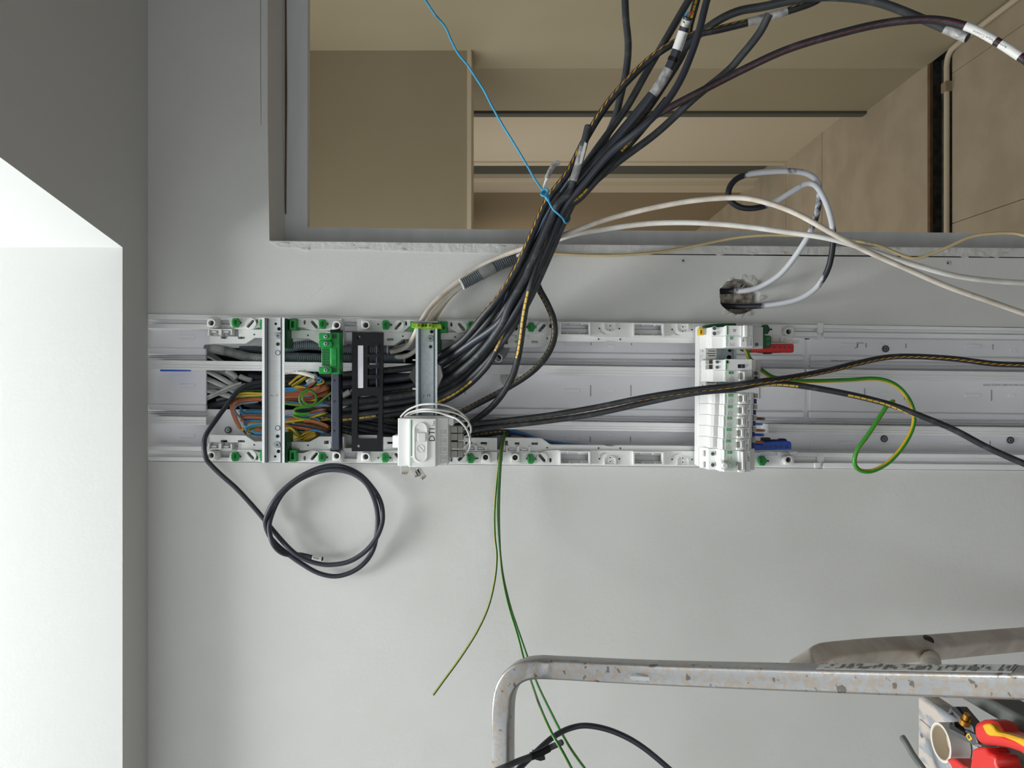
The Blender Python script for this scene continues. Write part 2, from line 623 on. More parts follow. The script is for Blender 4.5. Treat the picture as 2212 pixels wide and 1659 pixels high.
# plaster corner bead along the opening, with its open crack
mb = MB()
mb.prism([(585, 521), (1250, 529), (2260, 537), (2260, 556), (1850, 552), (1200, 548), (1010, 546), (700, 538), (600, 533)], -0.001, 0.0012)
tr = struct('trim_1', mb, 'plaster')
mb = MB()
mb.prism([(1190, 548), (1400, 548.5), (1600, 549.5), (1860, 551.5), (2240, 556), (2240, 557.5), (1860, 554), (1760, 553.5), (1600, 551.5), (1400, 550), (1190, 549)], -0.001, 0.0014)
part('open_joint', mb, 'crack', tr)
mb = MB()
mb.prism([(562.4, -60), (562.4, 150), (563.5, 270), (564.1, 270), (563.2, 150), (563.3, -60)], -0.001, 0.0006)
part('hairline_crack', mb, 'greyink', tr)
g = random.Random(8)
for i in range(26):           # lumps of filler on the bead
    x = g.choice([g.uniform(600, 1150), g.uniform(1500, 1700), g.uniform(1900, 2180)])
    y = 523 + 0.009 * (x - 585) + g.uniform(2, 20)
    mb = MB()
    n = 7
    mb.prism([(x + g.uniform(2, 14) * math.cos(6.28 * k / n), y + g.uniform(1, 3.5) * math.sin(6.28 * k / n)) for k in range(n)], 0, 0.0022)
    part('filler_lump', mb, 'plaster', tr)
for x, y in ((1476, 563), (2048, 568)):
    o = thing('drywall_screw', 'filled drywall screw head in the white wall %s' % ('above the torn hole' if x < 1600 else 'below the wide opening, near the floor side'), 'screw', P(x, y, 0), None)
    mb = MB(); mb.disk(x, y, 5, -0.004, 0.0012, 14, 2.2); part('head', mb, 'greywhite', o)
    mb = MB(); mb.disk(x, y, 2.2, -0.004, 0.0004, 8); part('recess', mb, 'hole', o)
# hairline wall cracks by the ceiling side
mb = MB()
mb.prism([(668, 644), (676, 635), (684, 630), (697, 616), (697.6, 616.6), (684.6, 630.8), (676.6, 635.8), (668.6, 645)], -0.001, 0.0004)
part('hairline_crack', mb, 'stud', wall_r)

# ceiling with the light shaft
A = Vector((0.221, -0.087)); Bv = Vector((0.221, -0.087)) + 10.3 * Vector((0.058, -0.297))  # unseen length stretched so the shaft's front wall bounces less light
Cc = Vector((-1.9, Bv.y)); Dd = Vector((-1.9, -0.087))
mb = MB()
outer = [(-2.6, 0.0), (2.6, 0.0), (2.6, -3.6), (-2.6, -3.6)]
mb.solid([[(x, y, CEIL) for x, y in outer], [(q.x, q.y, CEIL) for q in (A, Bv, Cc, Dd)]], (0, 0, 0.001))
struct('ceiling', mb, 'ceiling')
ztop = CEIL + 1.9
pts = [A, Bv, Cc, Dd]
for i in range(4):
    a, b = pts[i], pts[(i + 1) % 4]
    e = (b - a).normalized()
    nrm = Vector((e.y, -e.x))
    cen = (A + Bv + Cc + Dd) / 4
    if nrm.dot(cen - a) > 0:
        nrm = -nrm
    mb = MB()
    nrm = nrm * 0.05
    lean = Vector((0, 0, 0))
    mb.solid([[(a.x, a.y, CEIL + 0.001), (b.x, b.y, CEIL + 0.001), (b.x, b.y, ztop), (a.x, a.y, ztop)]], (nrm.x, nrm.y, 0))
    struct('wall_shaft_%s' % ('right', 'front', 'left', 'back')[i], mb, 'shaft')
mb = MB()
mb.solid([[(-2.0, -0.03, ztop), (0.9, -0.03, ztop), (0.9, -3.3, ztop), (-2.0, -3.3, ztop)], [(-1.75, -0.15, ztop), (0.21, -0.15, ztop), (0.21, -0.90, ztop), (-1.75, -0.90, ztop)]], (0, 0, 0.03))
struct('ceiling_light_cap', mb, 'shaft')  # unseen cap added over the shaft to hold back sky light
mb = MB(); mb.wbox(-2.6, 2.6, -3.6, -0.0005, -0.1, 0); struct('floor', mb, 'floor_main')
mb = MB(); mb.wbox(2.6, 2.7, -3.6, 0, 0, CEIL); struct('wall_right', mb, 'bare')
mb = MB(); mb.solid([[(-2.6, -3.6, 0), (2.6, -3.6, 0), (2.6, -3.6, CEIL), (-2.6, -3.6, CEIL)],
                     [(-1.85, -3.6, 0.45), (0.05, -3.6, 0.45), (0.05, -3.6, 1.95), (-1.85, -3.6, 1.95)]], (0, -0.1, 0)); struct('wall_front', mb, 'bare')
mb = MB(); mb.wbox(-2.7, -2.6, -3.6, 0, 0, CEIL); struct('wall_left', mb, 'bare')

# ------------------------------------------------------------------ what shows through the opening
mb = MB()
mb.prism([(612, -600), (665.5, -600), (664, 491), (1100, 496), (2260, 504), (2260, 548), (612, 532)], -0.112, -0.095)
struct('trim_2', mb, 'stud')
mb = MB()
mb.prism([(614.5, -200), (617.5, -200), (620, 200), (618, 462), (615, 462)], -0.097, -0.0935)
struct('trim_3', mb, 'wood')


def T(t):
    return t - D


mb = MB(); mb.wbox(1.38, 1.48, 0.10, T(3.36), 0.0, 2.9); struct('wall_corridor_right', mb, 'beige_wall')
mb = MB(); mb.wbox(-1.2, 1.48, T(3.18), T(3.36), 1.985, 2.9); struct('wall_lintel', mb, 'beige_shaded')
mb = MB(); mb.wbox(-1.2, 1.48, T(3.17), T(3.37), 1.968, 1.9855); struct('trim_4', mb, 'beige_trim')  # lighter strip standing in for the lintel's underside
mb = MB(); mb.wbox(-1.3, -1.2, 0.10, T(9.9), 0, 2.9); struct('wall_corridor_left', mb, 'beige_wall')
mb = MB(); mb.wbox(-1.3, 1.6, 0.10, T(3.36), 2.9, 3.0); struct('ceiling_corridor', mb, 'beige_wall')
mb = MB(); mb.wbox(-1.3, 1.7, T(3.36), T(9.9), 2.45, 2.55); struct('ceiling_far_corridor', mb, 'beige_wall')
# right side of the far corridor: panel, dark strip, panel, recess, door frame
mb = MB(); mb.wbox(1.385, 1.6, T(3.36), T(3.93), 0, 2.45); struct('wall_corridor_panel', mb, 'beige_shaded')
mb = MB(); mb.wbox(1.372, 1.44, T(3.90), T(3.95), 0, 2.45); struct('trim_5', mb, 'rail_grey')  # darker strip added to draw the dark band at the panel edge
mb = MB(); mb.wbox(1.46, 1.6, T(3.95), T(5.06), 0, 2.45); struct('wall_far_panel', mb, 'beige_trim')
mb = MB(); mb.wbox(1.448, 1.62, T(5.03), T(5.10), 0, 2.45); struct('trim_6', mb, 'beige_trim')
dr = thing('corridor_door', 'grey brown door set back in the right side of the far corridor', 'door', (1.53, T(5.3), 0))
mb = MB(); mb.wbox(1.53, 1.57, T(5.10), T(5.62), 0.01, 2.3); part('leaf', mb, 'rail_grey', dr)
mb = MB(); mb.wbox(1.515, 1.531, T(5.15), T(5.17), 0.01, 2.2); part('bead', mb, 'beige_trim', dr)
for k, (a, b, x) in enumerate(((5.60, 5.70, 1.50), (5.70, 5.84, 1.47), (5.84, 6.02, 1.50))):
    mb = MB(); mb.wbox(x, 1.6, T(a), T(b), 0, 2.45); struct('trim_%d' % (7 + k), mb, 'beige_trim')
mb = MB(); mb.wbox(1.50, 1.6, T(6.02), T(9.7), 0, 2.45); struct('wall_far_right', mb, 'beige_dark')
mb = MB(); mb.wbox(-1.2, 1.6, T(9.7), T(9.9), 0, 2.45); struct('wall_far_end', mb, 'beige_dark')
d2 = thing('end_door', 'plain brown door closing the far end of the corridor', 'door', (0.9, T(9.68), 0))
mb = MB(); mb.wbox(0.2, 1.45, T(9.60), T(9.64), 0.02, 2.2); part('leaf', mb, 'beige_dark', d2)
mb = MB(); mb.wbox(0.2, 1.45, T(9.585), T(9.6), 0.02, 0.14); part('kick_plate', mb, 'beige_dark', d2)
# floor boards either side of the dark slot
fl = bpy.data.objects.new('floor_corridor', None); COL.objects.link(fl); fl['kind'] = 'structure'
rows = [(1.35, 3.145), (3.325, 4.46), (4.464, 5.05), (5.054, 7.0), (7.004, 9.7)]
xs = [-1.2, -0.6, 0.0, 0.636, 1.25, 1.5]
for t0, t1 in rows:
    cuts = xs if t0 < 2 else [-1.2, 1.6]
    for a, b in zip(cuts, cuts[1:]):
        mb = MB()
        sk = 0.02 if t0 < 2 else 0
        mb.solid([[(a + 0.0015, T(t0), 0), (b - 0.0015, T(t0), 0), (b - 0.0015 + sk, T(t1) - 0.002, 0), (a + 0.0015 + sk, T(t1) - 0.002, 0)]], (0, 0, -0.02))
        part('floor_board', mb, 'floor_beyond', fl)
mb = MB(); mb.wbox(-1.2, 1.6, 0.02, T(9.7), -0.12, -0.06); part('sub_floor', mb, 'slot_dark', fl)
mb = MB(); mb.wbox(-1.2, 1.39, T(3.304), T(3.324), -0.010, 0.003); part('timber_edge', mb, 'wood', fl, 'brown timber edge of the slot')
mb = MB(); mb.wbox(-1.2, 1.39, T(3.306), T(3.324), -0.06, -0.0102); part('slot_side', mb, 'slot_dark', fl)  # dark face added so the gap reads as shaded
mb = MB(); mb.wbox(-1.2, 1.37, T(3.235), T(3.255), -0.06, -0.02); part('slot_lip', mb, 'slot_dark', fl)
pp = thing('painted_pipe', 'thin paint-covered pipe along the dark floor slot and round the corridor wall corner', 'pipe', (0.5, T(3.16), 0.01))
mb = MB()
mb.tube(spl([(-1.1, T(3.16), 0.012), (0.4, T(3.16), 0.012), (1.2, T(3.16), 0.012), (1.31, T(3.16), 0.012), (1.35, T(3.14), 0.013), (1.362, T(3.09), 0.014), (1.364, T(2.9), 0.014), (1.364, T(2.4), 0.014)], 5), 0.011, 14)
part('pipe', mb, 'beige_trim', pp)
mb = MB(); mb.wbox(1.20, 1.24, T(3.142), T(3.178), 0.0, 0.026); part('clip', mb, 'beige_dark', pp)

# ------------------------------------------------------------------ trunking that carries the panel
PROF = {  # picture y at x = 350 and at x = 1900
    'top': (678, 703), 'lip1': (690, 711), 'gr1': (699, 719), 'lip2': (710, 729), 'edge': (712, 731),
    'r1a': (752, 769.5), 'r1b': (767, 780.5), 'g1': (769, 785), 'v1a': (778, 799.5), 'v1b': (798, 819.5),
    'r2a': (874, 891), 'r2b': (888, 905), 'v2a': (900, 920), 'v2b': (916.5, 939), 'lip3': (964, 979), 'lip3b': (974, 988.5),
    'gr2': (987, 1001), 'bot': (996, 1013)}


def py_(k, x):
    a, b = PROF[k]
    return a + (b - a) * (x - 350) / 1550.0


def strip(mb, k0, k1, x0, x1, d0, d1, o0=0, o1=0):
    mb.prism([(x0, py_(k0, x0) + o0), (x1, py_(k0, x1) + o0), (x1, py_(k1, x1) + o1), (x0, py_(k1, x0) + o1)], d0, d1)


def trunk(x0, x1, label, name, cav=None, gap=0, rails=None):
    bx0, bx1 = x0, x1
    o = thing(name, label, 'cable trunking', P((x0 + x1) / 2, 845, -0.04))
    mb = MB()
    poly = [(x0, py_('edge', x0)), (x1, py_('edge', x1)), (x1, py_('lip3', x1)), (x0, py_('lip3', x0))]
    mb.prism(poly, -0.050, -0.045, [cav] if cav else [])
    part('back_plate', mb, 'pvc_back', o)
    mb = MB()
    x0, x1 = rails or (x0, x1)
    strip(mb, 'top', 'lip1', x0, x1, -0.05, 0.004)
    strip(mb, 'lip1', 'gr1', x0, x1, -0.05, -0.010)
    strip(mb, 'gr1', 'lip2', x0, x1, -0.05, 0.000)
    strip(mb, 'lip2', 'edge', x0, x1, -0.05, -0.022)
    part('side_rail', mb, 'pvc', o, bevel=0.0008)
    mb = MB()
    strip(mb, 'lip3', 'lip3b', x0, x1, -0.05, 0.000)
    strip(mb, 'lip3b', 'gr2', x0, x1, -0.05, -0.010)
    strip(mb, 'gr2', 'bot', x0, x1, -0.05, 0.004)
    part('side_rail', mb, 'pvc', o, bevel=0.0008)
    return o


def divider(o, k0, k1, x0, x1):
    mb = MB()
    w = lambda x: py_(k1, x) - py_(k0, x)
    q = lambda x, f: py_(k0, x) + w(x) * f
    for a, b, d in ((0, .44, -0.004), (.44, .5, -0.0065), (.5, .72, -0.005), (.72, .78, -0.0075), (.78, 1, -0.006)):
        mb.prism([(x0, q(x0, a)), (x1, q(x1, a)), (x1, q(x1, b)), (x0, q(x0, b))], -0.046, d)
    return part('divider_rail', mb, 'pvc', o)


def ridge(o, k0, k1, x0, x1):
    mb = MB(); strip(mb, k0, k1, x0, x1, -0.046, -0.038)
    part('ridge', mb, 'pvc_back', o, bevel=0.002)


def gutter(o, k0, k1, x0, x1):
    for f0, f1, dd in ((.15, .35, -.042), (.55, .75, -.040)):
        mb = MB()
        q = lambda x, f: py_(k0, x) + (py_(k1, x) - py_(k0, x)) * f
        mb.prism([(x0, q(x0, f0)), (x1, q(x1, f0)), (x1, q(x1, f1)), (x0, q(x0, f1))], -0.046, dd)
        part('fine_rib', mb, 'pvc_back', o)


def tab(o, x, y, w=34, h=9):
    mb = MB(); mb.box(x - w / 2, y - h / 2, x + w / 2, y + h / 2, -0.046, -0.0432)
    part('knockout_tab', mb, 'pvc_back', o, bevel=0.0012)


def slit(o, x, y, h=22):
    mb = MB(); mb.box(x - 1.3, y - h / 2, x + 1.3, y + h / 2, -0.046, -0.0446)
    part('slit', mb, 'slit', o)


def oval(o, x, y):
    mb = MB()
    mb.prism([(x - 4 - 4 * math.cos(a), y + 4 * math.sin(a)) if i < 6 else (x + 4 - 4 * math.cos(a), y + 4 * math.sin(a))
              for i, a in enumerate([math.pi * (0.5 - k / 5) for k in range(6)][::-1] + [math.pi * (1.5 - k / 5) for k in range(6)][::-1])], -0.046, -0.0438)
    part('oval_boss', mb, 'pvc', o, bevel=0.0006)


up = trunk(319, 1738, 'white grey plastic cable trunking from the ceiling down past the breakers', 'cable_trunking',
           [(445, 751), (900, 757), (900, 887), (445, 884)], rails=(319, 1766))
divider(up, 'v1a', 'v1b', 319, 1738)
for a, b in ((319, 445), (905, 1738)):
    ridge(up, 'r1a', 'r1b', a, b)
    ridge(up, 'r2a', 'r2b', a, b)
    gutter(up, 'r1b', 'v1a', a, b)
    divider(up, 'v2a', 'v2b', a, 445 if a < 400 else 1510)
    gutter(up, 'r2b', 'v2a', a, b)
lo = trunk(1750, 2260, 'white grey plastic cable trunking below the joint under the breakers', 'cable_trunking', rails=(1779, 2260))
divider(lo, 'v1a', 'v1b', 1742, 2260)
divider(lo, 'v2a', 'v2b', 1660, 2260)
ridge(lo, 'r1a', 'r1b', 1752, 2260); ridge(lo, 'r2a', 'r2b', 1748, 2260)
gutter(lo, 'r1b', 'v1a', 1750, 2260); gutter(lo, 'r2b', 'v2a', 1750, 2260)
# joint cover between the lengths
jc = thing('joint_cover', 'short plastic cover strip over the joint between two trunking lengths', 'cover', P(1745, 850, -0.044))
mb = MB(); mb.prism([(1737, 733), (1751, 733), (1750, 980), (1736, 980)], -0.05, -0.0462); part('backing', mb, 'pvc_back', jc)
mb = MB(); mb.prism([(1765, 700), (1780, 700.5), (1780, 731), (1765, 731)], -0.045, -0.012); mb.prism([(1767, 697), (1779, 698), (1778, 719), (1766, 719)], -0.01, 0.0055); part('clip', mb, 'pvc', jc)
mb = MB(); mb.prism([(1765, 978), (1780, 978), (1780, 1011), (1765, 1011)], -0.045, -0.004); mb.prism([(1760, 1000), (1772, 1000), (1771, 1011), (1761, 1011)], -0.01, 0.0055); part('clip', mb, 'pvc', jc)
for x, y in ((404, 727), (404, 833), (404, 941), (1236, 741), (1237, 844), (1237, 949), (1830, 745), (1832, 851), (1829, 957)):
    tab(up if x < 1740 else lo, x, y + 0)
for x, y in ((2103, 748), (2102, 854), (2086, 959)):
    tab(lo, x, y)
for x, y, h in ((1005, 840, 24), (1277, 743, 6), (1276, 844, 24), (1275, 949, 12), (1364, 743, 6), (1363, 844, 24), (1362, 949, 12), (1641, 849, 24),
                (1871, 746, 10), (1957, 747, 10), (1868, 850, 22), (1954, 856, 14), (2145, 749, 11), (2142, 854, 24), (2139, 958, 12), (1867, 931, 8)):
    slit(up if x < 1740 else lo, x, y, h)
for x, y in ((1049, 841), (1320, 844), (1912, 851), (2186, 854), (1320, 748), (1319, 940), (2189, 758)):
    oval(up if x < 1740 else lo, x, y)
for x, y in ((1914, 741.5), (2190, 745), (1910, 960), (2185, 964), (1320, 951)):
    mb = MB(); mb.box(x - 11, y - 1, x + 11, y + 1, -0.046, -0.0436); part('moulded_bar', mb, 'pvc', up if x < 1740 else lo)
# torn cable hole behind the thin cable
mb = MB(); mb.disk(1100, 817, 20, -0.046, -0.0446, 22); part('knockout_disk', mb, 'clear', up)
mb = MB(); mb.prism([(1092, 809), (1105, 808), (1112, 815), (1108, 824), (1100, 826), (1094, 818)], -0.046, -0.0442); part('broken_hole', mb, 'masonry', up)
for x, y, nm, q in ((1914, 753.5, 'grey washer screw in the trunking back below the red bar', lo), (1911, 948, 'grey washer screw in the trunking back right of the green loop', lo),
                    (2184, 951, 'grey washer screw near the lower end of the trunking', lo), (1606, 752, 'grey washer screw half behind the main switch row', up),
                    (492, 929, 'dark screw in the trunking back beside the coiled cable', up)):
    s = thing('panel_screw', nm, 'screw', P(x, y, -0.044))
    mb = MB(); mb.disk(x, y, 7.5, -0.046, -0.042, 18); part('washer', mb, 'dark_screw', s, bevel=0.0005)
    mb = MB(); mb.disk(x, y, 4.2, -0.043, -0.040, 12); part('head', mb, 'screw', s, bevel=0.0004)
    mb = MB(); mb.box(x - 1.6, y - 1.6, x + 1.6, y + 1.6, -0.041, -0.0396); part('recess', mb, 'dark', s)


def printed(o, s, x, y, size, d, way='up', m='ink', align='LEFT', name='print'):
    mb = text(MB(), s, x, y, size, d, way, align)
    return part(name, mb, m, o, smooth=0)


printed(lo, 'Position séparateur ERDF / ENEDIS', 1796, 780.5, 3.5, -0.0376, 'right')
printed(up, 'Position séparateur ERDF / ENEDIS', 1451, 778.5, 3.5, -0.0376, 'right')
printed(up, 'Position séparateur ERDF / ENEDIS', 1437, 915, 3.4, -0.0446, 'left')
printed(lo, 'GTL IP40 2000 RAL9003 16/02/22 07H30', 2226, 829.5, 4.2, -0.0447, 'left', 'greyink')
# pencilled tick
mb = MB()
for a in ([(1846, 752), (1852, 750), (1855, 741), (1866, 741.5)], [(1851.5, 739), (1851.5, 751)]):
    mb.tube(path([(x, y, -0.0448) for x, y in a], sub=3), 0.0004, 5)
part('pencil_mark', mb, 'ink', lo)
bl = MB(); bl.box(346, 798, 405, 802, -0.035, -0.02)
single('cable_tie', bl, 'blue', 'blue plastic strip tucked under the central rail by the ceiling', 'strip')


# ------------------------------------------------------------------ white mounting brackets along both sides
def yu(x): return 685 + 0.0143 * (x - 500)
def yl(x): return 997.5 + 0.0082 * (x - 500)


class Side:
    """bracket coordinates: x along the picture, v inward from the outer edge of the bracket"""
    def __init__(self, upper): self.u = upper
    def __call__(self, x, v): return (x, yu(x) + v) if self.u else (x, yl(x) - v)
    def poly(self, q): return [self(x, v) for x, v in q]
    def box(self, mb, x0, v0, x1, v1, d0, d1): mb.prism(self.poly([(x0, v0), (x1, v0), (x1, v1), (x0, v1)]), d0, d1)
    def disk(self, mb, x, v, r, d0, d1, n=20, hole=0):
        a, b = self(x, v); mb.disk(a, b, r, d0, d1, n, hole)
    def slot(self, x, v, L, w, ang):
        if not self.u: ang = -ang
        c, s = math.cos(ang), math.sin(ang)
        cx, cy = self(x, v)
        q = []
        for sg in (1, -1):
            for k in range(5):
                t = -math.pi / 2 + math.pi * k / 4
                lx, ly = sg * (L + w * math.cos(t)), sg * w * math.sin(t)
                q.append((cx + lx * c - ly * s, cy + lx * s + ly * c))
        return q


def clip_thing(S, x, v, label, m='green', group=None):
    a, b = S(x, v)
    o = thing('locking_clip', label, 'clip', P(a, b, 0.02), group)
    sg = 1
    mb = MB()
    mb.prism([(a - 8, b - 4), (a - 5, b - 10), (a + 4, b - 10), (a + 6, b - 6), (a + 10, b), (a + 6, b + 6), (a + 4, b + 10), (a - 5, b + 10), (a - 8, b + 4)], 0.012, 0.026)
    kb = part('body', mb, m, o, bevel=0.0006)
    mb = MB(); mb.box(a - 7, b - 6, a - 1, b + 6, 0.026, 0.031); kh = part('head', mb, m, o, bevel=0.0005)
    mb = MB(); mb.box(a - 5, b - 4, a - 2.4, b + 4, 0.030, 0.0313); part('slot', mb, 'dgreen', kh)
    mb = MB(); mb.disk(a + 11.5, b, 1.7, 0.018, 0.0205, 8); part('peg', mb, 'dark', kb)
    return o


def boss(S, o, x, v):
    mb = MB()
    S.box(mb, x - 10, v - 11, x + 12, v + 10, 0.0, 0.022)
    o = part('boss_block', mb, 'white', o, bevel=0.0018)
    mb = MB(); S.disk(mb, x, v, 9, 0.018, 0.034, 22, 5.8); part('boss_ring', mb, 'white', o, bevel=0.0006)
    mb = MB(); S.disk(mb, x, v, 5.9, 0.012, 0.0235, 14); part('boss_floor', mb, 'hole', o)
    mb = MB(); S.disk(mb, x + 0.5, v, 3.2, 0.02, 0.0262, 3); part('boss_key', mb, 'wood', o)


def latch(S, o, x, v):
    mb = MB()
    S.box(mb, x - 3, v, x + 22, v + 3, 0.0, 0.016)
    S.box(mb, x - 3, v, x, v + 14, 0.0, 0.018)
    S.box(mb, x + 20, v, x + 23, v + 12, 0.0, 0.018)
    o = part('latch_frame', mb, 'white', o)
    mb = MB()
    S.box(mb, x + 4, v + 4, x + 15, v + 8, 0.0, 0.014)
    part('latch_tongue', mb, 'white', o, bevel=0.0006)


def bracket(S, label, outline, cams=(), keys=(), bosses=(), flange=(), slots=(), latches=(), windows=(), pockets=(), dots=(), group=None, wirehole=None):
    o = thing('mounting_bracket', label, 'bracket', P(*S(sum(p[0] for p in outline) / len(outline), 12), 0.0), group)
    holes = [S.slot(x, v, 7.5, 3.2, a) for x, v, a in cams] + [S.slot(x, v, 2.5, 2.4, 1.57) for x, v in keys]
    for x0, v0, x1, v1 in windows:
        holes.append(S.poly([(x0, v0), (x1, v0), (x1, v1), (x0, v1)]))
    mb = MB()
    mb.prism(S.poly(outline), -0.004, 0.018, holes)
    part('strip', mb, 'white', o)
    if flange:
        mb = MB()
        mb.prism(S.poly(flange), -0.012, 0.010, [S.poly([(x0, v0), (x1, v0), (x1, v1), (x0, v1)]) for x0, v0, x1, v1 in slots])
        part('flange', mb, 'white', o)
    for x, v, a in cams:
        px, pyy = S(x, v)
        mb = MB(); mb.prism([(px + 12.5 * math.cos(6.2832 * k / 26), pyy + 12.5 * math.sin(6.2832 * k / 26)) for k in range(26)], 0.016, 0.0215, [S.slot(x, v, 7.5, 3.2, a)])
        part('cam_disk', mb, 'white', o, bevel=0.0006)
    for x, v in bosses:
        boss(S, o, x, v)
    for x, v in latches:
        latch(S, o, x, v)
    for x0, v0, x1, v1 in windows:
        mb = MB()
        mb.prism(S.poly([(x0 - 4, v0 - 3), (x1 + 4, v0 - 3), (x1 + 4, v1 + 3), (x0 - 4, v1 + 3)]), 0.012, 0.0245, [S.poly([(x0, v0), (x1, v0), (x1, v1), (x0, v1)])])
        for q in (x0 + 17, x0 + 43):
            S.box(mb, q, v0, q + 2, v0 + 3, 0.0, 0.022); S.box(mb, q - 4, v1 - 3, q - 2, v1, 0.0, 0.022)
        part('window_collar', mb, 'white', o, bevel=0.0006)
    for x, v in pockets:
        px, pyy = S(x, v)
        s = 1 if S.u else -1
        mb = MB()
        out = [(px - 13, pyy - 9 * s), (px + 13, pyy - 9 * s)] + [(px + 13 * math.cos(a), pyy + s * (2 + 9 * math.sin(a))) for a in [math.pi * k / 10 for k in range(11)]]
        inn = [(px + (x2 - px) * .82, pyy + (y2 - pyy) * .82) for x2, y2 in out]
        mb.prism(out, 0.016, 0.021, [inn]); pk = part('pocket_rim', mb, 'white2', o)
        for q, r in ((-2, 3.0), (7, 3.4)):
            mb = MB(); mb.disk(px, pyy + s * q, r, 0.017, 0.0205, 12, 1.6); part('pocket_ring', mb, 'white', pk)
            mb = MB(); mb.disk(px, pyy + s * q, 2.2 if q < 0 else 1.3, 0.016, 0.0192, 10); part('pocket_hole', mb, 'hole', pk)
        mb = MB(); mb.tube(path([(px - 22, pyy + s * 6, 0.0185), (px - 21, pyy + s * 12), (px - 15, pyy + s * 15.5), (px - 12, pyy + s * 15.5)], sub=4), 0.0011, 6); part('moulded_arc', mb, 'greywhite', o)
    for x, v in dots:
        px, pyy = S(x, v)
        mb = MB(); mb.disk(px, pyy, 1.8, 0.0, 0.0186 if v < 30 else 0.0106, 10); part('pin_hole', mb, 'hole', o)
    return o


U, L = Side(True), Side(False)
for S, wd_ in ((U, 'right'), (L, 'left')):
    # first unit, behind the bright rail and the green block
    bracket(S, 'white mounting bracket on the %s side, topmost of its row' % wd_,
            [(492, 0), (738, 0), (738, 26), (700, 26), (672, 26), (655, 20), (560, 20), (540, 26), (515, 26), (498, 20)],
            [(541, 13.5, -0.85), (679, 13.5, 0.85)], [(555, 9), (658, 9)], [(456, 13), (727, 14)],
            [(515, 26), (700, 26), (720, 30), (742, 30), (742, 56), (690, 56), (668, 44), (550, 44), (530, 57), (453, 58), (453, 42), (515, 42)],
            [(477, 42, 491, 47), (514, 42, 529, 47), (700, 40, 710, 47)], [(452, 26), (478, 26), (715, 28)], dots=((549, 37), (665, 37)))
    bracket(S, 'white mounting bracket on the %s side, middle one of three' % wd_,
            [(770, 0), (1074, 0), (1074, 26), (1000, 26), (990, 28), (965, 14), (885, 14), (868, 28), (812, 26), (772, 26)],
            [(860, 13.5, -0.85), (997, 14, 0.85)], [(877, 8), (975, 9)], [(790, 13), (1049, 14)],
            [(772, 26), (1074, 26), (1074, 56), (1000, 56), (978, 42), (870, 42), (850, 56), (772, 56)],
            [(772, 38, 778, 47), (836, 41, 850, 46), (1005, 42, 1020, 47), (1038, 42, 1052, 47)], [(778, 27), (1008, 27), (1028, 27)], dots=((817, 11), (870, 36), (983, 36), (1032, 12)))
    bracket(S, 'white mounting bracket on the %s side, long lower one with windows' % wd_,
            [(1086, 0), (1700, 0), (1700, 24), (1690, 28), (1520, 31), (1205, 31), (1185, 30), (1165, 26), (1086, 26)],
            [(1171, 13.5, -0.85)], [(1189, 9)], [(1113, 14), (1704, 14)],
            [(1088, 26), (1165, 26), (1185, 31), (1510, 31), (1510, 42), (1330, 42), (1325, 40), (1312, 40), (1306, 42), (1190, 42), (1170, 56), (1088, 57)],
            [(1091, 40, 1097, 50), (1112, 42, 1122, 47), (1148, 42, 1162, 47)], [(1096, 26), (1122, 26)],
            [(1212, 3, 1272, 26), (1371, 3, 1431, 26)], [(1318, 9), (1475, 9)], dots=((1138, 12), (1182, 36), (1295, 13), (1338, 13), (1293, 36), (1340, 36), (1452, 13), (1495, 13)))
cl = [(508, 'beside the topmost boss'), (696, 'just above the green terminal block end'), (833, 'between black plate and pale rail'), (1018, 'beyond the pale rail'), (1148, 'next to the long bracket windows'), (1655, 'at the bottom by the colour bars')]
for x, w in cl:
    clip_thing(U, x, 12 if x != 1655 else 10, 'green quarter-turn clip on the right bracket row, %s' % w, 'green' if x != 1655 else 'dgreen')
    clip_thing(L, x - 1 if x != 1655 else 1648, 11, 'green quarter-turn clip on the left bracket row, %s' % w)
for x, v in ((1595, 0),):
    pass


# ------------------------------------------------------------------ mounting rails
def din(name, label, x0, x1, y0, y1, d, m, edge):
    o = thing(name, label, 'rail', P((x0 + x1) / 2, (y0 + y1) / 2, d))
    a, b = edge
    holes = []
    return o


